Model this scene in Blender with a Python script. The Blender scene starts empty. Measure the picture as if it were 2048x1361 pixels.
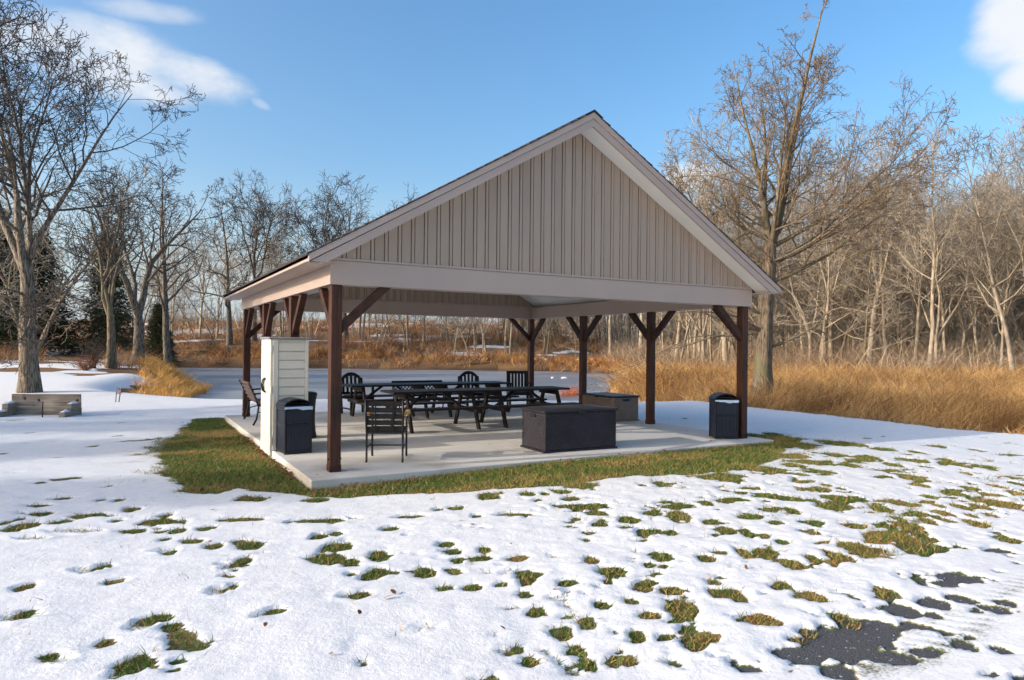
import bpy, math, random
import numpy as np
from mathutils import Vector, Matrix

# ------------------------------------------------------------------ camera, sky, sun, exposure
F_PX, Y0, CX, CY, CZ, YAW, W, L, ROLL = 1360.3, 693.7, -2.2133, -8.5408, 1.6021, 0.513746, 7.4688, 7.5044, 0.009882
SUN_AZ_OFF = math.radians(24)      # sun stands to the camera's left, a little behind it
SUN_EL = math.radians(19)
SUN_STRENGTH, SKY_STRENGTH, EXPOSURE = 2.0, 0.15, 1.06

sc = bpy.context.scene
COL = sc.collection
FW = np.array([math.sin(YAW), math.cos(YAW)]); RT = np.array([math.cos(YAW), -math.sin(YAW)])

cam_d = bpy.data.cameras.new('camera'); cam = bpy.data.objects.new('camera', cam_d); COL.objects.link(cam)
cam_d.sensor_width = 36.0; cam_d.lens = 36.0 * F_PX / 2048.0
cam_d.shift_y = (Y0 - 680.5) / 2048.0
cam_d.clip_start = 0.05; cam_d.clip_end = 3000
cam.matrix_world = Matrix.Translation((CX, CY, CZ)) @ Matrix.Rotation(-YAW, 4, 'Z') @ Matrix.Rotation(math.pi / 2, 4, 'X') @ Matrix.Rotation(ROLL, 4, 'Z')
sc.camera = cam
sc.view_settings.view_transform = 'Standard'; sc.view_settings.look = 'None'
sc.view_settings.gamma = 1; sc.view_settings.use_curve_mapping = False; sc.view_settings.exposure = EXPOSURE

CR, SR = math.cos(ROLL), math.sin(ROLL)
def px_ray(x, y):
    a = x - 1024; b = y - Y0
    u = CR * a + SR * b; v = -SR * a + CR * b
    return np.array([FW[0] + RT[0] * u / F_PX, FW[1] + RT[1] * u / F_PX, -v / F_PX])
def px_ground(x, y, z=0.0):
    d = px_ray(x, y); t = (z - CZ) / d[2]
    return CX + d[0] * t, CY + d[1] * t, t
def cam_uw(u, w):
    return CX + RT[0] * u + FW[0] * w, CY + RT[1] * u + FW[1] * w
def uw_of(x, y):
    dx = x - CX; dy = y - CY
    return dx * RT[0] + dy * RT[1], dx * FW[0] + dy * FW[1]

sun_h = -RT * math.cos(SUN_AZ_OFF) - FW * math.sin(SUN_AZ_OFF)
sun_dir = Vector((sun_h[0] * math.cos(SUN_EL), sun_h[1] * math.cos(SUN_EL), math.sin(SUN_EL)))
sd = bpy.data.lights.new('sun', 'SUN'); sd.energy = SUN_STRENGTH; sd.angle = math.radians(0.6); sd.color = (1.0, 0.935, 0.85)
so = bpy.data.objects.new('sun', sd); COL.objects.link(so)
so.rotation_euler = (-sun_dir).to_track_quat('-Z', 'Y').to_euler(); so.location = (-20, -10, 30)

world = bpy.data.worlds.new('World'); sc.world = world; world.use_nodes = True
def build_world():
    nt = world.node_tree; N = nt.nodes; N.clear(); LK = nt.links
    out = N.new('ShaderNodeOutputWorld'); bg = N.new('ShaderNodeBackground'); bg.inputs[1].default_value = SKY_STRENGTH
    sky = N.new('ShaderNodeTexSky'); sky.sky_type = 'NISHITA'; sky.sun_disc = False
    sky.sun_elevation = SUN_EL; sky.sun_rotation = math.atan2(sun_h[0], sun_h[1])
    sky.altitude = 200; sky.air_density = 1.0; sky.dust_density = 5.0; sky.ozone_density = 1.9
    tc = N.new('ShaderNodeTexCoord')
    def math_(op, a, b=None, c=None):
        n = N.new('ShaderNodeMath'); n.operation = op
        for i, v in enumerate((a, b, c)):
            if v is None: continue
            if isinstance(v, (int, float)): n.inputs[i].default_value = v
            else: LK.new(v, n.inputs[i])
        return n.outputs[0]
    def dot(vec):
        n = N.new('ShaderNodeVectorMath'); n.operation = 'DOT_PRODUCT'; LK.new(tc.outputs['Generated'], n.inputs[0]); n.inputs[1].default_value = vec
        return n.outputs['Value']
    noi = N.new('ShaderNodeTexNoise'); noi.inputs['Scale'].default_value = 6; noi.inputs['Detail'].default_value = 7; noi.inputs['Roughness'].default_value = .58
    mp = N.new('ShaderNodeMapping'); mp.inputs['Scale'].default_value = (1, 1, 2.0); LK.new(tc.outputs['Generated'], mp.inputs[0]); LK.new(mp.outputs[0], noi.inputs['Vector'])
    noise = math_('SUBTRACT', noi.outputs[0], .5)
    total = None
    # clouds: (pixel x, pixel y, half width, half height, tilt, density)
    for cx, cy, hw, hh, tilt, den in [(250, 130, 190, 88, .18, 1.0), (375, 150, 150, 58, .33, 1.0), (330, 188, 95, 32, .15, .85), (120, 80, 150, 60, .0, .8), (300, 22, 110, 26, .1, .55),
                                      (2070, 60, 122, 105, .3, 1.0), (2058, 150, 62, 50, 0, .95), (1385, 350, 65, 34, .0, .8), (520, 208, 26, 12, .5, .4),
                                      (430, 560, 170, 60, 0, .35), (3300, 150, 420, 130, .1, 1.1), (-1100, 250, 380, 110, .1, 1.0), (2700, 420, 260, 60, 0, .8)]:
        d = Vector(px_ray(cx, cy)); Cn = d.normalized(); sc_ = d.length
        A = Vector((RT[0], RT[1], 0)); A = (A - Cn * A.dot(Cn)).normalized(); B = A.cross(Cn)
        if B.z < 0: B = -B
        ca, sa = math.cos(-tilt), math.sin(-tilt)
        A2 = A * ca + B * sa; B2 = B * ca - A * sa
        dc = math_('MAXIMUM', dot(Cn), .05)
        u = math_('DIVIDE', dot(A2), dc); v = math_('DIVIDE', dot(B2), dc)
        ra, rb = hw / F_PX / sc_, hh / F_PX / sc_
        q = math_('SUBTRACT', 1.0, math_('ADD', math_('POWER', math_('ABSOLUTE', math_('DIVIDE', u, ra)), 2.0), math_('POWER', math_('ABSOLUTE', math_('DIVIDE', v, rb)), 2.0)))
        q = math_('ADD', math_('MULTIPLY', q, .62), math_('MULTIPLY', noise, 1.7))
        mr = N.new('ShaderNodeMapRange'); mr.interpolation_type = 'SMOOTHSTEP'; LK.new(q, mr.inputs[0]); mr.inputs[1].default_value = -.06; mr.inputs[2].default_value = .72; mr.inputs[3].default_value = 0; mr.inputs[4].default_value = den
        total = mr.outputs[0] if total is None else math_('MAXIMUM', total, mr.outputs[0])
    mask = math_('MINIMUM', total, .93)
    hs = N.new('ShaderNodeHueSaturation'); hs.inputs['Saturation'].default_value = 1.28; hs.inputs['Value'].default_value = 1.0; hs.inputs['Hue'].default_value = .497; LK.new(sky.outputs[0], hs.inputs['Color'])
    sx_ = N.new('ShaderNodeSeparateXYZ'); LK.new(tc.outputs['Generated'], sx_.inputs[0])
    hz = N.new('ShaderNodeMapRange'); hz.interpolation_type = 'SMOOTHSTEP'; LK.new(sx_.outputs[2], hz.inputs[0]); hz.inputs[1].default_value = .0; hz.inputs[2].default_value = .26; hz.inputs[3].default_value = .6; hz.inputs[4].default_value = 0
    hm = N.new('ShaderNodeMix'); hm.data_type = 'RGBA'; LK.new(hz.outputs[0], hm.inputs[0]); LK.new(hs.outputs[0], hm.inputs[6]); hm.inputs[7].default_value = (2.5, 3.0, 3.45, 1)
    mx = N.new('ShaderNodeMix'); mx.data_type = 'RGBA'; LK.new(mask, mx.inputs[0]); LK.new(hm.outputs[2], mx.inputs[6]); mx.inputs[7].default_value = (3.0, 3.05, 3.15, 1)
    LK.new(mx.outputs[2], bg.inputs[0]); LK.new(bg.outputs[0], out.inputs[0])
build_world()

# ------------------------------------------------------------------ helpers
rng = np.random.RandomState(11)
random.seed(5)
_TAB = np.random.RandomState(3).rand(256, 256)
def vnoise(x, y):
    xi = np.floor(x).astype(int); yi = np.floor(y).astype(int)
    fx = x - xi; fy = y - yi; fx = fx * fx * (3 - 2 * fx); fy = fy * fy * (3 - 2 * fy)
    a = _TAB[xi & 255, yi & 255]; b = _TAB[(xi + 1) & 255, yi & 255]; c = _TAB[xi & 255, (yi + 1) & 255]; d = _TAB[(xi + 1) & 255, (yi + 1) & 255]
    return (a * (1 - fx) + b * fx) * (1 - fy) + (c * (1 - fx) + d * fx) * fy
def fbm(x, y, o=4):
    s = 0; a = .5; t = 0
    for i in range(o):
        s = s + a * vnoise(x * 2 ** i + 17.3 * i, y * 2 ** i - 9.1 * i); t += a; a *= .5
    return s / t
def sstep(a, b, x):
    t = np.clip((x - a) / (b - a), 0, 1); return t * t * (3 - 2 * t)
def poly_sdf(x, y, P):
    d = np.full(x.shape, 1e9); inside = np.zeros(x.shape, bool); n = len(P)
    for i in range(n):
        ax, ay = P[i]; bx, by = P[(i + 1) % n]
        ex, ey = bx - ax, by - ay; l2 = ex * ex + ey * ey + 1e-12
        t = np.clip(((x - ax) * ex + (y - ay) * ey) / l2, 0, 1)
        d = np.minimum(d, (x - ax - t * ex) ** 2 + (y - ay - t * ey) ** 2)
        c = ((ay > y) != (by > y)) & (x < (bx - ax) * (y - ay) / (by - ay + 1e-12) + ax)
        inside ^= c
    d = np.sqrt(d); return np.where(inside, -d, d)

def fast_mesh(name, V, faces, cols=None, smooth=True, attrs=None):
    """faces: list of int arrays (n,3) or (n,4)"""
    me = bpy.data.meshes.new(name); V = np.asarray(V, np.float32)
    me.vertices.add(len(V)); me.vertices.foreach_set('co', V.ravel())
    faces = [np.asarray(f, np.int32) for f in faces if len(f)]
    loops = np.concatenate([f.ravel() for f in faces]); tot = np.concatenate([np.full(len(f), f.shape[1], np.int32) for f in faces])
    st = np.concatenate([[0], np.cumsum(tot)[:-1]]).astype(np.int32)
    me.loops.add(len(loops)); me.loops.foreach_set('vertex_index', loops)
    me.polygons.add(len(tot)); me.polygons.foreach_set('loop_start', st); me.polygons.foreach_set('loop_total', tot)
    if smooth: me.polygons.foreach_set('use_smooth', np.ones(len(tot), bool))
    if cols is not None:
        a = me.color_attributes.new('Col', 'FLOAT_COLOR', 'POINT'); c4 = np.ones((len(V), 4), np.float32); c4[:, :3] = cols; a.data.foreach_set('color', c4.ravel())
    for k, v in (attrs or {}).items():
        a = me.attributes.new(k, 'FLOAT', 'POINT'); a.data.foreach_set('value', np.asarray(v, np.float32))
    me.update(calc_edges=True); me.validate(); return me

class MB:
    def __init__(s): s.v = []; s.f = []
    def add(s, V, F):
        o = len(s.v); s.v += [tuple(map(float, p)) for p in V]; s.f += [tuple(i + o for i in f) for f in F]; return s
    def box(s, x0, x1, y0, y1, z0, z1):
        return s.add([(x0, y0, z0), (x1, y0, z0), (x1, y1, z0), (x0, y1, z0), (x0, y0, z1), (x1, y0, z1), (x1, y1, z1), (x0, y1, z1)],
                     [(0, 3, 2, 1), (4, 5, 6, 7), (0, 1, 5, 4), (1, 2, 6, 5), (2, 3, 7, 6), (3, 0, 4, 7)])
    def bar(s, p, q, w, h, up=(0, 0, 1)):
        p = Vector(p); q = Vector(q); d = (q - p).normalized(); up = Vector(up)
        a = d.cross(up)
        if a.length < 1e-4: a = d.cross(Vector((1, 0, 0)))
        a.normalize(); b = a.cross(d); a *= w / 2; b *= h / 2
        V = [p - a - b, p + a - b, p + a + b, p - a + b, q - a - b, q + a - b, q + a + b, q - a + b]
        return s.add(V, [(0, 3, 2, 1), (4, 5, 6, 7), (0, 1, 5, 4), (1, 2, 6, 5), (2, 3, 7, 6), (3, 0, 4, 7)])
    def tube(s, pts, r, n=8):
        pts = [Vector(p) for p in pts]; k = len(pts); rr = r if hasattr(r, '__len__') else [r] * k
        V = []; ref = Vector((.3, .2, 1))
        for i, p in enumerate(pts):
            d = (pts[min(i + 1, k - 1)] - pts[max(i - 1, 0)]).normalized()
            a = d.cross(ref)
            if a.length < 1e-3: a = d.cross(Vector((1, 0, 0)))
            a.normalize(); b = d.cross(a)
            for j in range(n):
                t = 2 * math.pi * j / n; V.append(p + (a * math.cos(t) + b * math.sin(t)) * rr[i])
        Fc = [(i * n + j, i * n + (j + 1) % n, (i + 1) * n + (j + 1) % n, (i + 1) * n + j) for i in range(k - 1) for j in range(n)]
        Fc += [tuple(range(n - 1, -1, -1)), tuple((k - 1) * n + j for j in range(n))]
        return s.add(V, Fc)
    def prism(s, poly, fn):
        """poly: 2-D outline; fn(a,b,side) -> point, side 0/1"""
        n = len(poly); V = [fn(a, b, 0) for a, b in poly] + [fn(a, b, 1) for a, b in poly]
        Fc = [tuple(range(n)), tuple(range(2 * n - 1, n - 1, -1))] + [(i, i + n, (i + 1) % n + n, (i + 1) % n) for i in range(n)]
        return s.add(V, Fc)
    def build(s, name, mat, parent=None, bevel=0, smooth=False, recalc=True):
        me = bpy.data.meshes.new(name); me.from_pydata(s.v, [], s.f); me.update()
        import bmesh
        bm = bmesh.new(); bm.from_mesh(me)
        if recalc: bmesh.ops.recalc_face_normals(bm, faces=bm.faces)
        if bevel: bmesh.ops.bevel(bm, geom=bm.edges[:], offset=bevel, segments=1, affect='EDGES', profile=.6)
        bm.to_mesh(me); bm.free()
        if smooth: me.polygons.foreach_set('use_smooth', [True] * len(me.polygons))
        return link(name, me, mat, parent)
def link(name, me, mat, parent=None):
    if mat is not None and not me.materials: me.materials.append(M[mat] if isinstance(mat, str) else mat)
    o = bpy.data.objects.new(name, me); COL.objects.link(o)
    if parent is not None: o.parent = parent
    return o
def tag(o, label, cat, group=None, kind=None):
    o['label'] = label; o['category'] = cat
    if group: o['group'] = group
    if kind: o['kind'] = kind
    return o
def struct(o): o['kind'] = 'structure'; return o
def thing(name, label, cat, loc=(0, 0, 0), rz=0, group=None):
    o = bpy.data.objects.new(name, None); COL.objects.link(o); o.location = loc; o.rotation_euler = (0, 0, rz); o.empty_display_size = .2
    return tag(o, label, cat, group)
def copy_tree(o, parent=None):
    c = o.copy(); COL.objects.link(c); c.parent = parent
    for ch in list(o.children): copy_tree(ch, c)
    return c

# ------------------------------------------------------------------ materials
M = {}
def mat(name, c1, c2=None, scale=4.0, stretch=(1, 1, 1), detail=5, rough=.7, bump=0.0, bscale=None, spec=.35, contrast=(.3, .7), wave=None, coat=0, sss=0, var=.0, rough2=None, c3=None, c3scale=1.0, c3lim=(.55, .7)):
    m = bpy.data.materials.new(name); m.use_nodes = True; nt = m.node_tree; N = nt.nodes; LK = nt.links; b = N['Principled BSDF']
    tc = N.new('ShaderNodeTexCoord'); oi = N.new('ShaderNodeObjectInfo')
    off = N.new('ShaderNodeVectorMath'); off.operation = 'MULTIPLY_ADD'; LK.new(oi.outputs['Random'], off.inputs[0]); off.inputs[1].default_value = (37, 19, 53); LK.new(tc.outputs['Object'], off.inputs[2])
    mp = N.new('ShaderNodeMapping'); mp.inputs['Scale'].default_value = stretch; LK.new(off.outputs[0], mp.inputs[0])
    n1 = N.new('ShaderNodeTexNoise'); n1.inputs['Scale'].default_value = scale; n1.inputs['Detail'].default_value = detail; n1.inputs['Roughness'].default_value = .62; LK.new(mp.outputs[0], n1.inputs['Vector'])
    c2 = c2 or c1
    cr = N.new('ShaderNodeValToRGB'); cr.color_ramp.elements[0].position = contrast[0]; cr.color_ramp.elements[1].position = contrast[1]
    cr.color_ramp.elements[0].color = (*c1, 1); cr.color_ramp.elements[1].color = (*c2, 1); LK.new(n1.outputs[0], cr.inputs[0]); col = cr.outputs[0]
    if c3 is not None:
        n3 = N.new('ShaderNodeTexNoise'); n3.inputs['Scale'].default_value = c3scale; n3.inputs['Detail'].default_value = 6; LK.new(off.outputs[0], n3.inputs['Vector'])
        mr = N.new('ShaderNodeMapRange'); LK.new(n3.outputs[0], mr.inputs[0]); mr.inputs[1].default_value = c3lim[0]; mr.inputs[2].default_value = c3lim[1]
        mx = N.new('ShaderNodeMix'); mx.data_type = 'RGBA'; LK.new(mr.outputs[0], mx.inputs[0]); LK.new(col, mx.inputs[6]); mx.inputs[7].default_value = (*c3, 1); col = mx.outputs[2]
    if var:
        hs = N.new('ShaderNodeHueSaturation'); mr = N.new('ShaderNodeMapRange'); LK.new(oi.outputs['Random'], mr.inputs[0]); mr.inputs[3].default_value = 1 - var; mr.inputs[4].default_value = 1 + var
        LK.new(mr.outputs[0], hs.inputs['Value']); LK.new(col, hs.inputs['Color']); col = hs.outputs[0]
    LK.new(col, b.inputs['Base Color']); b.inputs['Roughness'].default_value = rough; b.inputs['Specular IOR Level'].default_value = spec
    if rough2 is not None:
        mr = N.new('ShaderNodeMapRange'); LK.new(n1.outputs[0], mr.inputs[0]); mr.inputs[1].default_value = .3; mr.inputs[2].default_value = .7; mr.inputs[3].default_value = rough; mr.inputs[4].default_value = rough2; LK.new(mr.outputs[0], b.inputs['Roughness'])
    if bump:
        bp = N.new('ShaderNodeBump'); bp.inputs['Strength'].default_value = bump; bp.inputs['Distance'].default_value = .02
        n2 = N.new('ShaderNodeTexNoise'); n2.inputs['Scale'].default_value = bscale or scale * 3; n2.inputs['Detail'].default_value = 6; LK.new(mp.outputs[0], n2.inputs['Vector'])
        h = n2.outputs[0]
        if wave:
            w = N.new('ShaderNodeTexWave'); w.bands_direction = wave[0]; w.inputs['Scale'].default_value = wave[1]; w.inputs['Distortion'].default_value = .0; LK.new(tc.outputs['Object'], w.inputs['Vector'])
            mx2 = N.new('ShaderNodeMath'); mx2.operation = 'MULTIPLY_ADD'; LK.new(w.outputs['Fac'], mx2.inputs[0]); mx2.inputs[1].default_value = wave[2]; LK.new(h, mx2.inputs[2]); h = mx2.outputs[0]
        LK.new(h, bp.inputs['Height']); LK.new(bp.outputs[0], b.inputs['Normal'])
    M[name] = m; return m
def mat_attr(name, rough=.8, trans=.0, noise=.25, nscale=30, spec=.2):
    m = bpy.data.materials.new(name); m.use_nodes = True; nt = m.node_tree; N = nt.nodes; LK = nt.links; b = N['Principled BSDF']
    a = N.new('ShaderNodeAttribute'); a.attribute_name = 'Col'
    LK.new(a.outputs['Color'], b.inputs['Base Color'])
    b.inputs['Roughness'].default_value = rough; b.inputs['Specular IOR Level'].default_value = spec
    if trans:
        t = N.new('ShaderNodeBsdfTranslucent'); LK.new(a.outputs['Color'], t.inputs['Color']); mx = N.new('ShaderNodeMixShader'); mx.inputs[0].default_value = trans
        LK.new(b.outputs[0], mx.inputs[1]); LK.new(t.outputs[0], mx.inputs[2]); LK.new(mx.outputs[0], N['Material Output'].inputs[0])
    M[name] = m; return m

mat('stained_wood', (.030, .0115, .007), (.105, .042, .025), scale=3.0, stretch=(14, 14, .8), rough=.55, bump=.35, bscale=5, contrast=(.28, .75), spec=.22, c3=(.022, .013, .010), c3scale=1.4, c3lim=(.55, .75))
mat('brace_wood', (.024, .009, .006), (.075, .030, .018), scale=9.0, rough=.55, bump=.2, contrast=(.3, .75), spec=.22, var=.15)
mat('table_wood', (.007, .005, .0045), (.019, .013, .011), scale=3.0, stretch=(1, 12, 12), spec=.25, rough=.5, bump=.3, bscale=6, var=.2)
mat('leg_wood', (.008, .0055, .0045), (.026, .015, .011), scale=10.0, spec=.2, rough=.6, bump=.25, var=.2)
mat('black_paint', (.005, .005, .005), (.010, .009, .009), scale=12, rough=.45, bump=.1, spec=.25)
mat('cast_iron', (.005, .005, .006), (.010, .009, .010), scale=30, rough=.45, bump=.1, spec=.3)
mat('bare_wood', (.50, .24, .075), (.62, .36, .14), scale=6, stretch=(1, 8, 8), rough=.5, bump=.15)
mat('old_slat', (.005, .0045, .0045), (.012, .009, .009), scale=4, stretch=(1, 10, 10), spec=.25, rough=.5, bump=.2, var=.15)
mat('bench_slat', (.05, .028, .02), (.17, .10, .075), scale=4, stretch=(10, 1, 10), rough=.5, bump=.2, var=.15)
mat('vinyl_siding', (.355, .270, .206), (.385, .294, .226), scale=1.2, rough=.45, bump=.06, bscale=90, stretch=(1, 1, .25), var=.025, c3=(.325, .246, .188), c3scale=.5, c3lim=(.5, .8))
mat('clay_trim', (.40, .31, .262), (.43, .335, .284), scale=1.0, rough=.42, bump=.03, bscale=20, c3=(.37, .286, .242), c3scale=.7, c3lim=(.5, .85))
mat('white_soffit', (.80, .79, .76), (.84, .83, .80), scale=2, rough=.5, bump=.10, wave=('Y', 9.0, .6), bscale=2)
mat('white_ceiling', (.80, .79, .77), (.85, .84, .82), scale=1.5, rough=.55, bump=.10, wave=('Y', 3.0, .6), bscale=2)
mat('shingle', (.030, .022, .022), (.075, .058, .055), scale=28, rough=.9, bump=.6, bscale=60, var=.3)
mat('concrete', (.57, .535, .475), (.67, .635, .58), scale=1.1, rough=.75, bump=.12, bscale=70, contrast=(.3, .72), c3=(.38, .35, .295), c3scale=.8, c3lim=(.50, .68))
mat('resin_black', (.0065, .0085, .015), (.012, .0155, .027), scale=14, rough=.38, bump=.08, spec=.35, rough2=.5)
mat('resin_ribbed', (.007, .010, .020), (.020, .026, .048), scale=9, stretch=(6, 6, .5), rough=.36, bump=.2, spec=.5)
mat('liner', (.42, .55, .70), (.62, .74, .85), scale=9, rough=.35, bump=.3)
mat('resin_beige', (.66, .605, .50), (.72, .665, .56), scale=2.5, rough=.5, bump=.06, bscale=40, c3=(.62, .565, .465), c3scale=1.5, c3lim=(.5, .8))
mat('resin_grey', (.20, .20, .215), (.26, .26, .275), scale=4, rough=.5, bump=.06)
mat('resin_espresso', (.015, .0125, .016), (.028, .024, .031), scale=5, rough=.42, bump=.08, spec=.3)
mat('resin_mocha', (.15, .105, .08), (.20, .145, .112), scale=5, rough=.5, bump=.08)
mat('weathered_timber', (.16, .125, .09), (.36, .30, .235), scale=2.4, stretch=(1, 9, 9), rough=.85, bump=.5, bscale=6, contrast=(.3, .68), c3=(.10, .075, .05), c3scale=3, c3lim=(.6, .72))
mat('rust_iron', (.035, .018, .012), (.07, .04, .028), scale=20, rough=.8, bump=.3)
mat('wood_stake', (.26, .14, .09), (.36, .22, .15), scale=12, rough=.8)
mat('white_pipe', (.7, .7, .7), (.78, .78, .78), scale=5, rough=.4)
mat('snow_solid', (.80, .83, .88), (.86, .88, .91), scale=5, rough=.65, bump=.3, bscale=16)
mat('asphalt', (.045, .046, .050), (.11, .112, .12), scale=120, rough=.85, bump=.9, bscale=90, contrast=(.35, .68), c3=(.50, .52, .55), c3scale=34, c3lim=(.66, .69))
mat('bark_grey', (.050, .038, .028), (.27, .22, .165), scale=13, stretch=(1.6, 1.6, .28), rough=.9, bump=1.0, bscale=15, contrast=(.40, .62), c3=(.13, .115, .08), c3scale=1.6, c3lim=(.55, .75))
mat('bark_pale', (.15, .115, .08), (.42, .35, .265), scale=5, stretch=(1.5, 1.5, .4), rough=.9, bump=.5, bscale=9, contrast=(.3, .7), var=.22, c3=(.14, .12, .085), c3scale=.8, c3lim=(.55, .75))
mat('bark_brown', (.075, .055, .036), (.27, .205, .14), scale=12, stretch=(1.6, 1.6, .28), rough=.9, bump=.9, bscale=14, contrast=(.40, .64), c3=(.15, .13, .07), c3scale=1.0, c3lim=(.5, .7))
mat('twig_grey', (.032, .025, .021), (.11, .088, .068), scale=2.5, rough=.9)
mat('twig_brown', (.085, .060, .038), (.26, .19, .12), scale=1.2, rough=.9)
mat('twig_tan', (.14, .113, .083), (.36, .30, .225), scale=1.2, rough=.9, var=.2)
mat('twig_pale', (.20, .168, .13), (.46, .40, .32), scale=1.2, rough=.9, var=.2)
mat_attr('blade', rough=.65, trans=.25)
mat_attr('stem', rough=.85)
mat_attr('needle', rough=.7, trans=.1)

def ground_material():
    m = bpy.data.materials.new('snowy_ground'); m.use_nodes = True; nt = m.node_tree; N = nt.nodes; LK = nt.links; b = N['Principled BSDF']
    tc = N.new('ShaderNodeTexCoord')
    a = N.new('ShaderNodeAttribute'); a.attribute_name = 'Col'; s = N.new('ShaderNodeAttribute'); s.attribute_name = 'snow'
    def noise(sc_, det=5, rough=.6):
        n = N.new('ShaderNodeTexNoise'); n.inputs['Scale'].default_value = sc_; n.inputs['Detail'].default_value = det; n.inputs['Roughness'].default_value = rough; LK.new(tc.outputs['Object'], n.inputs['Vector']); return n.outputs[0]
    def mth(op, x, y, z=None):
        n = N.new('ShaderNodeMath'); n.operation = op
        for i, v in enumerate((x, y, z)):
            if v is None: continue
            if isinstance(v, (int, float)): n.inputs[i].default_value = v
            else: LK.new(v, n.inputs[i])
        return n.outputs[0]
    nf = noise(55, 4); nm = noise(9, 5)
    sv = mth('MULTIPLY_ADD', mth('SUBTRACT', nf, .5), .018, s.outputs['Fac'])
    mr = N.new('ShaderNodeMapRange'); mr.interpolation_type = 'SMOOTHSTEP'; LK.new(sv, mr.inputs[0]); mr.inputs[1].default_value = .003; mr.inputs[2].default_value = .012
    # soil / turf colour variation
    cr = N.new('ShaderNodeMapRange'); LK.new(noise(38, 6, .7), cr.inputs[0]); cr.inputs[1].default_value = .25; cr.inputs[2].default_value = .75; cr.inputs[3].default_value = .45; cr.inputs[4].default_value = 1.55
    mulc = N.new('ShaderNodeVectorMath'); mulc.operation = 'SCALE'; LK.new(a.outputs['Color'], mulc.inputs[0]); LK.new(cr.outputs[0], mulc.inputs['Scale'])
    sn = N.new('ShaderNodeValToRGB'); sn.color_ramp.elements[0].color = (.70, .70, .705, 1); sn.color_ramp.elements[1].color = (.79, .785, .78, 1); sn.color_ramp.elements[0].position = .3; sn.color_ramp.elements[1].position = .7; LK.new(nm, sn.inputs[0])
    gr = N.new('ShaderNodeMapRange'); LK.new(noise(85, 2, .5), gr.inputs[0]); gr.inputs[1].default_value = .745; gr.inputs[2].default_value = .78
    gm = N.new('ShaderNodeMapRange'); LK.new(noise(1.6, 3), gm.inputs[0]); gm.inputs[1].default_value = .46; gm.inputs[2].default_value = .6
    gx = N.new('ShaderNodeMix'); gx.data_type = 'RGBA'; LK.new(mth('MULTIPLY', gr.outputs[0], gm.outputs[0]), gx.inputs[0]); LK.new(sn.outputs[0], gx.inputs[6]); gx.inputs[7].default_value = (.20, .17, .12, 1)
    mx = N.new('ShaderNodeMix'); mx.data_type = 'RGBA'; LK.new(mr.outputs[0], mx.inputs[0]); LK.new(mulc.outputs[0], mx.inputs[6]); LK.new(gx.outputs[2], mx.inputs[7])
    LK.new(mx.outputs[2], b.inputs['Base Color']); b.inputs['Roughness'].default_value = .75; b.inputs['Specular IOR Level'].default_value = .2
    bp = N.new('ShaderNodeBump'); bp.inputs['Strength'].default_value = .55; bp.inputs['Distance'].default_value = .014
    hh = mth('MULTIPLY_ADD', noise(26, 6, .65), .9, mth('MULTIPLY', noise(110, 3), .25)); LK.new(hh, bp.inputs['Height']); LK.new(bp.outputs[0], b.inputs['Normal'])
    M['snowy_ground'] = m
ground_material()
def ice_material():
    m = bpy.data.materials.new('pond_ice'); m.use_nodes = True; nt = m.node_tree; N = nt.nodes; LK = nt.links; b = N['Principled BSDF']
    tc = N.new('ShaderNodeTexCoord'); mp = N.new('ShaderNodeMapping'); mp.inputs['Rotation'].default_value = (0, 0, YAW); mp.inputs['Scale'].default_value = (.05, .22, 1); LK.new(tc.outputs['Object'], mp.inputs[0])
    n = N.new('ShaderNodeTexNoise'); n.inputs['Scale'].default_value = 1.0; n.inputs['Detail'].default_value = 7; LK.new(mp.outputs[0], n.inputs['Vector'])
    cr = N.new('ShaderNodeValToRGB'); cr.color_ramp.elements[0].position = .35; cr.color_ramp.elements[1].position = .68; cr.color_ramp.elements[0].color = (.16, .165, .175, 1); cr.color_ramp.elements[1].color = (.33, .335, .345, 1); LK.new(n.outputs[0], cr.inputs[0])
    LK.new(cr.outputs[0], b.inputs['Base Color']); b.inputs['Specular IOR Level'].default_value = .5
    mr = N.new('ShaderNodeMapRange'); LK.new(n.outputs[0], mr.inputs[0]); mr.inputs[1].default_value = .3; mr.inputs[2].default_value = .7; mr.inputs[3].default_value = .3; mr.inputs[4].default_value = .6; LK.new(mr.outputs[0], b.inputs['Roughness'])
    n2 = N.new('ShaderNodeTexNoise'); n2.inputs['Scale'].default_value = 1.5; n2.inputs['Detail'].default_value = 4; LK.new(tc.outputs['Object'], n2.inputs['Vector'])
    bp = N.new('ShaderNodeBump'); bp.inputs['Strength'].default_value = .12; bp.inputs['Distance'].default_value = .02; LK.new(n2.outputs[0], bp.inputs['Height']); LK.new(bp.outputs[0], b.inputs['Normal'])
    M['pond_ice'] = m
ice_material()

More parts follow.
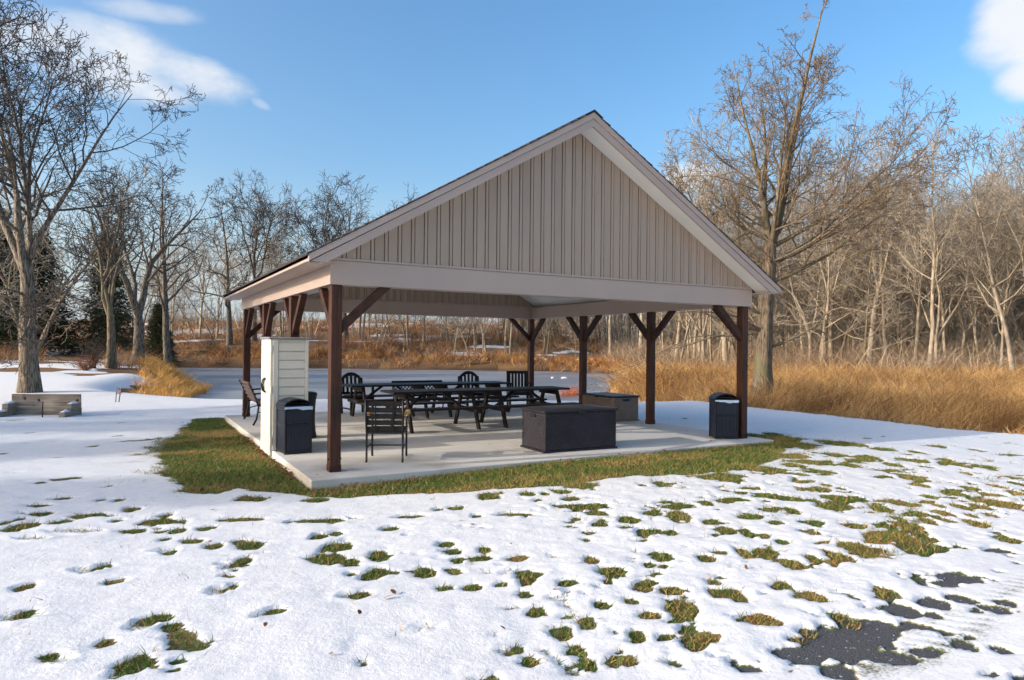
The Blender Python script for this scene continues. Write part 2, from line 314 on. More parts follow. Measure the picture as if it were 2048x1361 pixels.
# ------------------------------------------------------------------ terrain
POND = [(-13.8, 28.6), (-17.2, 38), (-24, 50), (-32, 64), (-36, 71), (-20, 73), (-4, 72), (4, 70.5), (8.5, 68), (10.5, 62), (8.2, 53), (6.0, 44), (4.4, 36), (2.9, 28.6), (-5, 27.6)]
ICE_Z = -0.95
def terrain(x, y):
    u, w = uw_of(x, y)
    lawn = -.115 + .026 * np.clip(x, 0, 3) + .002 * np.clip(x - 3, 0, 5) - .006 * np.clip(w - 8, 0, 30) * sstep(-4, 6, u)
    d = poly_sdf(u, w, POND)
    hl = .035 * np.clip(w - 22, 0, 60) * sstep(-9, -16, u) * sstep(20, 30, w) * sstep(-3, 9, d)
    hf = .108 * np.clip(w - 74, 0, 50) * (1 - .9 * sstep(6, 22, u)) + .25
    B = lawn + np.maximum(hl, hf * sstep(50, 70, w)) + .25 * (fbm(x * .09, y * .09, 3) - .5) * sstep(18, 40, w)
    B = np.where(w > 125, B - .02 * (w - 125), B)
    nearbank = sstep(36, 27, w)
    bw = 3.0 + 5.2 * nearbank * sstep(-20, -8, u) * sstep(12, 5, u)
    t = sstep(-1.0, bw, d)
    return -1.25 + (B + 1.25) * t

EDGE = lambda x: -5.93 + .018 * x + .018 * x * x          # driveway edge
SLAB = (-.32, 7.72, -.38, 7.85)
strip_px = [(462, 838), (430, 836), (394, 838), (372, 858), (352, 880), (338, 905), (340, 930), (330, 950), (362, 962), (368, 980), (440, 985), (480, 975), (560, 983), (640, 990), (760, 992), (900, 989), (1010, 984), (1130, 978), (1250, 965), (1370, 958), (1470, 948), (1540, 930), (1560, 905), (1600, 893), (1570, 880), (1537, 878)]
STRIP = [px_ground(a, b, -.1)[:2] for a, b in strip_px] + [(7.0, 3.0), (2, 6.0)]
# melted patches traced on the snow: pixel x, y, half width, half height, brownness
PATCH = [(126,997,22,4,.2),(77,1011,32,3,0),(84,1026,32,3,0),(202,1000,11,3,0),(239,1001,14,3,0),(265,1018,20,4,.5),(178,1030,40,4,0),(36,1038,11,3,0),(9,1045,10,5,0),(40,1054,32,10,.3),(123,1043,25,6,0),(236,1040,15,2,.2),(335,1030,12,4,0),(325,1042,48,6,.1),(490,1038,48,4,.3),(266,1060,28,2,0),(355,1059,18,5,0),(413,1055,20,5,0),(331,1078,10,3,0),(386,1081,21,6,0),(422,1092,14,5,0),(497,1090,31,11,.1),(645,1041,55,6,0),(636,1074,20,7,0),(673,1067,12,5,0),(668,1092,28,12,.1),(655,1116,50,13,.1),(485,1121,20,10,.3),(342,1105,12,2,0),(208,1133,14,5,0),(50,1173,17,8,.4),(232,1161,15,5,.7),(461,1175,14,10,.1),(56,1223,17,8,.1),(314,1235,33,12,0),(345,1249,27,7,.1),(550,1223,20,6,0),(212,1283,17,7,.6),(99,1310,22,10,0),(273,1325,38,22,.2),(636,999,25,4,.1),(502,997,27,4,.7),
(819,1035,42,4,0),(877,1023,12,3,0),(912,1020,18,3,0),(975,997,24,8,.1),(1058,995,18,4,0),(1091,996,12,4,0),(1033,1034,32,3,.4),(954,1037,10,3,0),(1169,1021,52,6,0),(1126,992,25,5,0),(1140,1006,20,5,0),(1165,979,32,8,.3),(780,1057,17,5,0),(896,1087,20,4,0),(908,1103,18,6,0),(968,1102,12,6,0),(963,1116,22,4,0),(915,1120,11,5,0),(1033,1120,21,6,.8),(1183,1125,16,9,.5),(1197,1055,16,6,0),(1153,1045,8,3,.4),(1257,1048,26,8,0),(1251,1064,16,4,0),(1302,1036,24,6,0),(1355,1042,27,10,.2),(1355,1025,45,5,0),(1341,1076,14,5,0),(1172,1086,8,3,0),(690,1092,17,10,0),(756,1111,26,12,0),(701,1122,23,9,0),(750,1145,32,11,0),(704,1148,14,6,.3),(852,1143,25,9,0),(722,1187,24,7,0),(891,1174,19,6,0),(947,1173,21,7,0),(1003,1169,12,4,0),(1054,1155,28,13,.1),(1135,1171,21,7,0),(1221,1148,32,13,0),(1218,1166,12,6,0),(1327,1123,22,8,0),(1299,1137,14,6,0),(1327,1141,14,6,.5),(1051,1189,15,4,0),(1074,1222,18,8,.2),(1204,1213,18,9,0),(1297,1169,20,7,0),(1288,1183,20,7,.6),(1341,1187,28,8,.4),(1362,1222,42,20,.5),(1306,1236,24,8,.6),(1267,1208,15,6,.5),(1130,1260,17,13,.3),(1174,1248,21,13,.4),(1279,1275,20,12,0),(1153,1296,18,10,.2),(1033,1298,11,5,0),(1060,1322,20,15,.2),(1176,1329,18,12,.1),(1248,1318,34,12,.7),(1387,1285,36,18,.6),(982,1357,11,6,0),
(1546,874,18,4,0),(1576,884,30,4,0),(1678,893,35,6,0),(1719,897,25,4,0),(1606,899,30,7,.3),(1768,906,25,4,0),(1832,912,12,4,0),(1879,901,18,3,0),(1588,921,35,6,0),(1670,918,25,5,0),(1734,923,25,4,0),(1832,931,32,5,0),(1723,930,40,4,0),(1783,939,18,4,0),(1892,929,16,4,0),(1907,938,30,6,0),(1967,944,22,6,.1),(2021,918,20,2,0),(1629,934,45,6,0),(1588,941,20,5,0),(1700,940,22,6,0),(1531,950,40,8,.4),(1644,954,32,4,0),(1605,961,20,3,0),(1787,952,20,3,.4),(1772,966,18,3,0),(1438,966,60,8,.2),(1824,967,32,9,.1),(1839,982,14,4,.9),(1603,976,22,5,0),(1655,983,13,4,.4),(1499,990,22,4,.5),(1633,991,32,6,0),(1682,990,12,4,.2),(1935,988,17,4,.3),(1993,985,16,5,.8),(2038,981,14,4,.3),(1918,1002,12,6,0),(1986,1004,22,4,.6),(2034,1000,20,5,.8),(1531,1004,22,6,0),(1580,1011,30,6,0),(1469,1013,40,5,0),(1413,1021,15,7,0),(1685,1011,35,8,0),(1625,1015,14,4,0),(1670,1027,40,10,.1),(1862,1008,14,5,0),(1760,1030,22,8,0),(1798,1019,16,6,.6),(1820,1024,22,4,.7),(1856,1018,14,4,.8),(1880,1026,10,4,.7),(1997,1021,35,10,.9),(1959,1028,16,6,.6),(1918,1026,14,6,.6),(1584,1035,14,7,0),(1503,1048,32,5,0),(1835,1040,18,7,0),(1888,1041,15,5,.9),(1944,1047,14,5,.8),(1984,1046,14,6,.9),(1550,1061,22,7,0),(1629,1061,23,6,0),(1422,1058,15,5,0),(1456,1073,20,8,0),(1492,1079,17,12,0),(1711,1067,22,6,.4),(1775,1067,17,7,.1),(1798,1053,14,5,0),(1820,1068,34,10,.7),(1856,1056,14,8,1.),(1888,1056,18,6,.6),(1955,1063,18,7,.7),(1625,1083,19,6,.5),(1528,1086,16,5,.2),(1563,1097,14,6,0),(1779,1088,60,14,.7),(1753,1100,34,7,1.),(1719,1113,34,18,.6),(1674,1128,25,12,.8),(2014,1096,24,8,.3),(1439,1116,20,5,0),(1484,1116,16,8,.6),(1530,1117,26,9,.2),(1584,1141,25,11,.5),(1625,1130,14,9,.5),(1663,1141,15,6,.9),(1411,1126,18,6,.5),(1430,1172,16,8,.7),(1563,1180,20,10,0),(1432,1196,18,12,.7),(1471,1199,22,15,.5),(1621,1205,42,10,.9),(1522,1246,40,12,.9),(1779,1203,30,14,.5),(1689,1250,26,16,.5),(1419,1285,24,13,.8),(1595,1287,25,8,.5),(1616,1272,17,10,.6),
(20,789,55,7,.55),(105,780,34,4,.9),(135,783,14,3,.9)]
BARE = [(1610,1312,65,20,0),(1663,1298,80,27,0),(1715,1282,75,22,0),(1800,1231,44,16,0),(1745,1262,40,13,0),(1865,1222,35,13,0),(1914,1212,25,7,0),(1918,1173,38,9,0),(1890,1185,26,6,0),(1674,1346,38,15,0),(1800,1325,40,7,0),(1850,1314,35,7,0),(1991,1118,24,5,0),(2008,1223,18,4,0),(1997,1237,25,5,0),(1865,1243,18,6,0),(1929,1302,12,6,0),(2008,1317,12,4,0),(1500,1340,30,7,0)]
FOOT = [(280,1252,36,11),(120,1316,30,10),(235,1345,26,18),(437,1183,24,11),(170,1140,36,5),(20,1235,40,8),(1010,1300,18,9),(1225,1322,18,11),(1125,1262,28,14),(1390,1290,40,18),(455,1130,16,7),(330,1100,26,4),(700,1190,36,8),(960,1357,20,10),(1850,1060,30,8),(520,1228,24,5),(150,1060,70,4),(60,1075,40,4)]
def to_world(rows):
    out = []
    for r in rows:
        x, y, t = px_ground(r[0], r[1], -.09)
        a = r[2] * t / F_PX
        xa, ya, _ = px_ground(r[0], r[1] - r[3], -.09); xb, yb, _ = px_ground(r[0], r[1] + r[3], -.09)
        b = max(math.hypot(xa - xb, ya - yb) / 2 * .72, .04) + .003 * t
        out.append((x, y, max(a * .82, .03), b, r[4] if len(r) > 4 else 0))
    return out
PATCH_W, BARE_W, FOOT_W = to_world(PATCH), to_world(BARE), to_world(FOOT)
def snow_depth(x, y):
    """signed snow depth and brownness of the turf below"""
    u, w = uw_of(x, y)
    far = sstep(16, 24, w)
    T = .025 + .030 * (fbm(x * .45, y * .45, 3) - .5) + .018 * (fbm(x * 2.3, y * 2.3, 3) - .5) + .009 * (fbm(x * 8, y * 8, 3) - .5)
    lump = sstep(.0, 3.5, u + 1.5) * sstep(13, 9, w)
    T = T + lump * (.022 * (fbm(x * 5.1 + 9, y * 5.1, 3) - .5) + .010 * (fbm(x * 19, y * 19, 2) - .5))
    brown = np.clip((fbm(x * .9 + 3, y * .9, 3) - .42) * 2.2, 0, 1) * .6
    near = sstep(30, 22, w)
    # thin spots between the traced ones
    thin = fbm(x * 2.6 + 40, y * 2.6, 4) + .10 * sstep(-1, 5, u) * sstep(14, 6, w)
    e = sstep(.765, .81, thin) * near
    T = T * (1 - e) - .015 * e
    e = sstep(.71, .77, fbm(x * 6.4 + 20, y * 6.4, 4)) * sstep(-2.5, 3, u) * sstep(12.5, 9, w) * near; T = T * (1 - e) - .012 * e
    ds = poly_sdf(x, y, STRIP) + .30 * (fbm(x * 2.6, y * 2.6, 4) - .5) + .12 * (fbm(x * 9, y * 9, 2) - .5)
    e = sstep(.10, -.05, ds); T = T * (1 - e) - .025 * e
    q0 = np.clip(ds / .9, 0, 1); T = np.where(T > 0, T * (.45 + .55 * q0), T)
    sx = np.clip(np.maximum(np.maximum(SLAB[0] - x, x - SLAB[1]), np.maximum(SLAB[2] - y, y - SLAB[3])), -9, 9)
    T = np.where(sx < 0.0, -.03, T)
    wob = 1.0 + .68 * (fbm(x * 7.3, y * 7.3, 3) - .5) * 2 + .5 * (fbm(x * 26, y * 26, 2) - .5) * sstep(12, 7, w)
    def ell(rows, lo, hi, bottom, soft=1.0):
        nonlocal T, brown
        for (px, py, a, b, br) in rows:
            R = 1.7 * max(a, b)
            k = np.nonzero((np.abs(x - px) < R) & (np.abs(y - py) < R))[0]
            if not len(k): continue
            dx = x[k] - px; dy = y[k] - py
            du = (dx * RT[0] + dy * RT[1]) / a; dv = (dx * FW[0] + dy * FW[1]) / b
            q = np.sqrt(du * du + dv * dv) * wob[k]
            e = sstep(hi, lo, q)
            if bottom < 0:
                T[k] = T[k] * (1 - e) + bottom * e
                brown[k] = np.where(e > .2, br, brown[k])
            else: T[k] = np.minimum(T[k], T[k] * (1 - .8 * e) + .004 * e) + .010 * np.exp(-((q - 1.35) / .2) ** 2)
    road = y < EDGE(x)
    lane = np.abs(np.mod(y - EDGE(x) + 1.35, 1.7) - .85)
    T = np.where(road, np.minimum(T, .022) + .003 * np.sin(x * 55 + y * 34 + 5 * fbm(x * 3, y * 3, 2)) * sstep(.16, .08, lane) * sstep(.45, .6, fbm(x * 1.1, y * 2.1, 2)) - .010 * sstep(.35, .1, lane) + .014 * (fbm(x * 1.5, y * 7, 3) - .5), T)
    ell(FOOT_W, .75, 1.15, .004); ell(PATCH_W, .78, 1.28, -.016); ell(BARE_W, .78, 1.45, -.02)
    # woods and far slopes: patchy snow over leaf litter
    fs = fbm(x * .16, y * .16, 4); litter = sstep(.36, .46, fs)
    dp = poly_sdf(u, w, POND)
    T = np.where(w > 24, (.09 * (1 - litter) - .04 * litter) * 1.0, T)
    T = np.where((w > 17) & (w <= 24), np.maximum(T, .02) + .03 * far, T)
    leftlawn = (u < -6) & (w < 40) & (w > 16)
    T = np.where(leftlawn & (w > 24), np.maximum(T, .05 - .08 * sstep(.60, .66, fs)), T)
    bank = sstep(6.0, 1.0, dp + 3 * (fs - .5)) * sstep(38, 50, w); T = T * (1 - bank) - .05 * bank
    T = np.where((dp < .6) & (w > 24), np.minimum(T, .0), T)
    # golden meadow keeps no snow on top
    ge = meadow_edge(x, y)
    T = np.where(ge < -.35 + .3 * fbm(x * 2, y * 2, 2), -.03, T)
    return T, brown
MEADOW = [cam_uw(*p) for p in [(4.4, 37.0), (3.6, 33.5), (4.5, 25.5), (5.6, 22.0), (6.4, 20.2), (7.4, 18.0), (8.2, 16.6), (8.9, 14.8), (9.4, 13.9), (10.3, 12.9), (11.4, 11.9), (20, 9.0), (60, 6), (60, 60), (14, 60), (9.8, 56), (7.4, 47)]]
def meadow_edge(x, y): return poly_sdf(x, y, MEADOW)

def graded(a, b, fine0, fine1, step, growth):
    c = list(np.arange(fine0, fine1, step)); s = step; p = c[-1]; hi = []
    while p < b: s *= growth; p += s; hi.append(p)
    s = step; p = c[0]; lo = []
    while p > a: s *= growth; p -= s; lo.append(p)
    return np.array(lo[::-1] + c + hi)
def build_ground():
    us = graded(-150, 170, -4.2, 6.0, .03, 1.026)
    ws = graded(-25, 420, 2.7, 7.0, .026, 1.0165)
    U, Wd = np.meshgrid(us, ws); u = U.ravel(); w = Wd.ravel()
    x, y = cam_uw(u, w)
    g = terrain(x, y); T, brown = snow_depth(x, y)
    road = y < EDGE(x)
    z = g + np.where(T > 0, T, np.where(road, np.maximum(T, -.02) - .01, 0))
    z = np.where((x > SLAB[0] + .03) & (x < SLAB[1] - .03) & (y > SLAB[2] + .03) & (y < SLAB[3] - .03), -.2, z)
    green = np.array([.07, .09, .025]); straw = np.array([.22, .15, .06]); litter = np.array([.16, .085, .04]); gold = np.array([.33, .20, .075]); wet = np.array([.07, .045, .028])
    mottl = fbm(x * 3.1 + 5, y * 3.1, 3)[:, None]
    c = green + (straw - green) * np.clip(brown[:, None] * .9 + np.clip((mottl - .5) * 2.2, 0, .6), 0, 1)
    me_ = meadow_edge(x, y)[:, None]; farw = sstep(22, 28, w)[:, None]
    lit = litter + (np.array([.22, .13, .06]) - litter) * fbm(x * .5, y * .5, 3)[:, None]
    c = c * (1 - farw) + lit * farw
    c = np.where(me_ < 0, gold, c)
    dp = poly_sdf(u, w, POND)[:, None]; c = np.where((dp < .7) & (w[:, None] > 24), wet, c)
    nu, nw = len(us), len(ws)
    i = np.arange(nw - 1)[:, None] * nu + np.arange(nu - 1)[None, :]; i = i.ravel()
    Fq = np.stack([i, i + 1, i + 1 + nu, i + nu], 1)
    me = fast_mesh('ground', np.stack([x, y, z], 1), [Fq], cols=c, attrs={'snow': T})
    return struct(link('ground', me, 'snowy_ground'))
build_ground()

def flat_sheet(name, xs, ys, zf, m):
    X, Y = np.meshgrid(xs, ys); x = X.ravel(); y = Y.ravel(); nu = len(xs)
    i = (np.arange(len(ys) - 1)[:, None] * nu + np.arange(nu - 1)[None, :]).ravel()
    return struct(link(name, fast_mesh(name, np.stack([x, y, zf(x, y)], 1), [np.stack([i, i + 1, i + 1 + nu, i + nu], 1)]), m))
def build_driveway():
    xs = np.linspace(-16, 9, 126); n = 26; t = np.linspace(0, 1, n)
    X, Tt = np.meshgrid(xs, t); x = X.ravel(); tt = Tt.ravel(); y = EDGE(x) - tt * 5.2
    z = terrain(x, y) - .002
    nu = len(xs); i = (np.arange(n - 1)[:, None] * nu + np.arange(nu - 1)[None, :]).ravel()
    struct(link('driveway', fast_mesh('driveway', np.stack([x, y, z], 1), [np.stack([i, i + nu, i + 1 + nu, i + 1], 1)]), 'asphalt'))
build_driveway()
def build_pond():
    P = []
    n = len(POND); c = np.mean(POND, 0)
    for i in range(n):
        a = np.array(POND[i]); v = (a - c); a = a + v / np.linalg.norm(v) * 1.2; P.append(cam_uw(*a))
    mb = MB(); cx, cy = cam_uw(*c)
    V = [(cx, cy, ICE_Z)] + [(p[0], p[1], ICE_Z) for p in P]
    mb.add(V, [(0, i + 1, (i + 1) % n + 1) for i in range(n)])
    struct(mb.build('pond_ice', 'pond_ice'))
build_pond()
slab = MB().box(SLAB[0], SLAB[1], SLAB[2], SLAB[3], -.3, 0.0).build('patio_slab', 'concrete', bevel=.012); struct(slab)

# ------------------------------------------------------------------ pavilion
PIT = .583; RX = W / 2; ZR = 5.093; EX0, EX1 = -.37, W + .37; RY0, RY1 = -.38, L + .38
zt = lambda x: ZR - PIT * abs(x - RX)
def build_pavilion():
    pav = thing('pavilion', 'open gabled picnic pavilion with taupe siding and dark timber posts on a concrete slab', 'pavilion', (0, 0, 0))
    PS = .14; H = 2.36
    ysl = [k * (L - PS) / 3 for k in range(4)]
    for side in (0, 1):
        for k, yy in enumerate(ysl):
            x0 = 0 if side == 0 else W - PS
            mb = MB().box(x0, x0 + PS, yy, yy + PS, 0, H)
            post = mb.build('post', 'stained_wood', pav, bevel=.006)
            MB().box(x0 - .006, x0 + PS + .006, yy - .006, yy + PS + .006, 0, .09).build('post_base', 'brace_wood', post, bevel=.006)
            xc = x0 + PS / 2; yc = yy + PS / 2
            for zz in (.045, .16):
                for sg in (-1, 1):
                    xo = xc + sg * (PS / 2 + .004)
                    MB().tube([(xo - sg * .004, yc - .02, zz), (xo + sg * .012, yc - .02, zz)], .013, 8).build('bolt', 'rust_iron', post)
            dirs = []
            if k < 3: dirs.append((0, 1))
            if k > 0: dirs.append((0, -1))
            if k in (0, 3): dirs.append((1, 0) if side == 0 else (-1, 0))
            for dx, dy in dirs:
                # square-cut brace, 45 degrees
                def fn(a, b, s, dx=dx, dy=dy):
                    o = (-.045 if s == 0 else .045)
                    return (xc + dx * a + abs(dy) * o, yc + dy * a + abs(dx) * o, b)
                r = PS / 2 - .004
                MB().prism([(r, 1.74), (r, 1.89), (r + .50, H - .002), (r + .65, H - .002)], fn).build('brace', 'brace_wood', post)
    # beams wrapped in trim
    bz0, bz1 = 2.36, 2.665
    MB().box(-.03, W + .06, -.03, .19, bz0, bz1).build('beam', 'clay_trim', pav, bevel=.006)
    MB().box(-.03, W + .06, L - .19, L + .03, bz0, bz1).build('beam', 'clay_trim', pav, bevel=.006)
    MB().box(-.027, .185, .193, L - .193, bz0 + .002, bz1).build('beam', 'clay_trim', pav, bevel=.004)
    MB().box(W - .155, W + .057, .193, L - .193, bz0 + .002, bz1).build('beam', 'clay_trim', pav, bevel=.004)
    # gable walls: backing with boards and battens
    zs = lambda x: zt(x) - .21
    for gi, (y_out, y_in, sgn) in enumerate(((-.005, .12, -1), (L + .005, L - .12, 1))):
        gw = MB().prism([(-.02, bz1 + .003), (W + .05, bz1 + .003), (W + .05, zs(W + .05) + .02), (RX, zs(RX) + .02), (-.02, zs(-.02) + .02)],
                        lambda a, b, s: (a, (y_out if s == 0 else y_in), b)).build('gable_wall', 'vinyl_siding', pav)
        for (yb, sg) in ((y_out, sgn), (y_in, -sgn)):
            n = 41; x = -.01; mod = (W + .05) / n; gp = .014
            for i in range(n):
                for (xa, xb, th, nm) in ((x + gp / 2, x + mod - .036 - 1.5 * gp, .022, 'siding_board'), (x + mod - .036 - gp / 2, x + mod - gp / 2, .030, 'batten')):
                    za, zb = max(zs(xa), bz1 + .03), max(zs(xb), bz1 + .03)
                    if max(za, zb) < bz1 + .05: continue
                    pts = [(xa, bz1 + .012), (xb, bz1 + .012), (xb, zb)]
                    if xa < RX < xb: pts.append((RX, zs(RX)))
                    pts.append((xa, za))
                    MB().prism(pts, lambda a, b, s, yb=yb, sg=sg, th=th: (a, yb if s == 0 else yb + sg * th, b)).build(nm, 'vinyl_siding', gw)
                x += mod
            MB().box(-.03, W + .06, min(yb, yb + sg * .040), max(yb, yb + sg * .040), bz1 + .001, bz1 + .028).build('trim_channel', 'clay_trim', gw)
    # roof: two slopes with shingle courses
    for s in (-1, 1):
        xe = EX0 if s < 0 else EX1
        deck = MB().prism([(RX, ZR - .03), (xe, zt(xe) - .03), (xe, zt(xe) - .075), (RX, ZR - .075)], lambda a, b, sd_: (a, RY0 + .03 if sd_ == 0 else RY1 - .03, b)).build('roof_slope', 'clay_trim', pav)
        n = 30
        for i in range(n):
            a0 = xe + (RX - xe) * (i - .15) / n if i else xe + s * .025; a1 = xe + (RX - xe) * (i + 1.12) / n
            if i == n - 1: a1 = RX
            b0, b1 = zt(a0) - .002, zt(a1) - .020
            w0 = random.uniform(.0, .012)
            MB().prism([(a0, b0), (a1, b1), (a1, b1 - .009), (a0, b0 - .026)], lambda a, b, sd_, w0=w0: (a, RY0 - .02 - w0 if sd_ == 0 else RY1 + .02 + w0, b)).build('shingle_course', 'shingle', deck)
        # white sloped ceiling inside
        MB().prism([(RX, ZR - .215), (W + .02 if s > 0 else .01, zt(W + .02 if s > 0 else .01) - .215), (W + .02 if s > 0 else .01, zt(W + .02 if s > 0 else .01) - .20), (RX, ZR - .20)],
                   lambda a, b, sd_: (a, .15 if sd_ == 0 else L - .15, b)).build('ceiling_panel', 'white_ceiling', pav)
        # rake boards, soffits front and back
        for (yf, sg) in ((RY0, -1), (RY1, 1)):
            zlo = 2.59
            lo = lambda x, o: zt(x) - o
            xcut = RX + s * ((ZR - .235 - zlo) / PIT)
            MB().prism([(RX, ZR - .028), (xe, zt(xe) - .028), (xe, max(zlo, zt(xe) - .12)), (RX, ZR - .12)], lambda a, b, sd_, yf=yf, sg=sg: (a, yf + sg * (.018 if sd_ else -.03), b)).build('rake_trim', 'clay_trim', pav)
            MB().prism([(RX, ZR - .122), (xe, zt(xe) - .122), (xe, zlo - .004), (xcut, zlo - .004), (RX, ZR - .235)], lambda a, b, sd_, yf=yf, sg=sg: (a, yf + sg * (.002 if sd_ else -.03), b)).build('rake_board', 'clay_trim', pav)
            xs_ = RX + s * ((ZR - .205 - zlo) / PIT)
            ya = yf - sg * .031; yb = (-.032 if sg < 0 else L + .032)
            MB().prism([(RX, ZR - .218), (xs_, zlo + .002), (xs_, zlo - .006), (RX, ZR - .226)], lambda a, b, sd_, ya=ya, yb=yb: (a, ya if sd_ else yb, b)).build('rake_soffit', 'white_soffit', pav)
        MB().box(min(xe, xe - s * .025), max(xe, xe - s * .025), RY0 + .032, RY1 - .032, 2.592, zt(xe) - .032).build('fascia', 'clay_trim', pav, bevel=.004)
        xb = -.033 if s < 0 else W + .063
        MB().box(min(xe - s * .026, xb), max(xe - s * .026, xb), RY0 + .032, RY1 - .032, 2.594, 2.604).build('eave_soffit', 'clay_trim', pav)
    MB().prism([(RX - .16, ZR - .085), (RX, ZR + .012), (RX + .16, ZR - .085), (RX, ZR - .01)], lambda a, b, s: (a, RY0 - .03 if s == 0 else RY1 + .03, b)).build('ridge_cap', 'shingle', pav)
    return pav
build_pavilion()

# ------------------------------------------------------------------ furniture
def build_table(label, cx, cy, rz=0):
    t = thing('picnic_table', label, 'picnic table', (cx, cy, 0), rz, 'dark picnic tables under the roof')
    LN = 1.93; top = .745
    for k in range(5):
        y = (k - 2) * .148
        MB().box(-LN / 2 + random.uniform(-.008, .008), LN / 2 + random.uniform(-.008, .008), y - .069, y + .069, top - .04, top).build('top_board', 'table_wood', t, bevel=.005)
    for s in (-1, 1):
        for k in range(2):
            y = s * (.585 + k * .146)
            MB().box(-LN / 2, LN / 2, y - .069, y + .069, .415, .453).build('seat_board', 'table_wood', t, bevel=.005)
    for xs in (-1, 1):
        x = xs * .685
        MB().box(x - .045, x - .003, -.35, .35, top - .135, top - .042).build('top_cleat', 'leg_wood', t, bevel=.004)
        MB().box(x - .045, x - .003, -.74, .74, .322, .413).build('seat_support', 'leg_wood', t, bevel=.004)
        for s in (-1, 1):
            MB().prism([(s * .19, top - .043), (s * .29, top - .043), (s * .60, 0), (s * .49, 0)], lambda a, b, sd_, x=x: (x if sd_ == 0 else x + .04, a, b)).build('leg', 'leg_wood', t)
        MB().bar((x - xs * .02 + (.02 if xs < 0 else -.02), 0, .36), (xs * .17, 0, top - .05), .085, .04).build('brace', 'leg_wood', t)
    return t
build_table('dark picnic table behind the black armchair, end to end with another', 2.985, 3.73)
build_table('dark picnic table between the big deck box and the square-backed chair', 4.955, 3.73)
build_table('dark picnic table beside the round-backed chair, nearer the tall cabinet and pond', 2.86, 6.0)
build_table('dark picnic table in front of the round-backed chair and the square-backed chair', 4.80, 6.02)

def build_armchair():
    # root at seat centre; faces +y locally
    t = thing('garden_armchair', 'black metal armchair with slatted back and tan wooden arm ends near the front post', 'chair', (0.97, .65, 0), -math.radians(26.5))
    w = .245; yb, yf = -.25, .26
    for s in (-1, 1):
        MB().tube([(s * w, yb - .025, .0), (s * w, yb + .005, .03), (s * w, yb, .40), (s * w * 1.02, yb - .035, .62), (s * w * 1.03, yb - .075, .86)], .0155, 8).build('back_leg', 'cast_iron', t, smooth=True)
        MB().tube([(s * w, yf + .03, .0), (s * w, yf, .03), (s * w, yf - .01, .20), (s * w, yf, .43), (s * w, yf - .03, .62)], .0155, 8).build('front_leg', 'cast_iron', t, smooth=True)
        MB().bar((s * w, yb + .005, .405), (s * w, yf, .405), .028, .03).build('side_rail', 'cast_iron', t)
        MB().bar((s * w, yb + .01, .20), (s * w, yf - .01, .20), .018, .018).build('side_stretcher', 'cast_iron', t)
        arm = MB().prism([(-.02, .0), (.02, .035), (.12, .045), (.34, .05), (.38, .04), (.405, .005), (.37, -.008), (.02, -.01)],
                         lambda a, b, sd_: (w * (1.16 if s > 0 else -.93) + (-.03 if sd_ == 0 else .03), yb - .03 + a, .645 + b)).build('armrest', 'bare_wood', t, bevel=.006)
    for k in range(5):
        z = .455 + k * .088; y = yb - .008 - .075 * max(0, (z - .42) / .44)
        MB().bar((-w - .01, y + .016, z), (w + .01, y + .016, z), .022, .066).build('back_slat', 'old_slat', t, bevel=.004)
    for k in range(5):
        y = yb + .06 + k * .098
        MB().box(-w - .005, w + .005, y - .042, y + .042, .422, .442).build('seat_slat', 'old_slat', t, bevel=.004)
    MB().bar((-w, yb, .405), (w, yb, .405), .028, .03).build('back_rail', 'cast_iron', t)
    MB().bar((-w, -.0, .20), (w, -.0, .20), .018, .018).build('stretcher', 'cast_iron', t)
    MB().bar((-.12, yb - .012, .42), (-.12, yb - .072, .83), .005, .02, up=(1, 0, 0)).build('back_strap', 'cast_iron', t)
    MB().bar((.12, yb - .012, .42), (.12, yb - .072, .83), .005, .02, up=(1, 0, 0)).build('back_strap', 'cast_iron', t)
build_armchair()

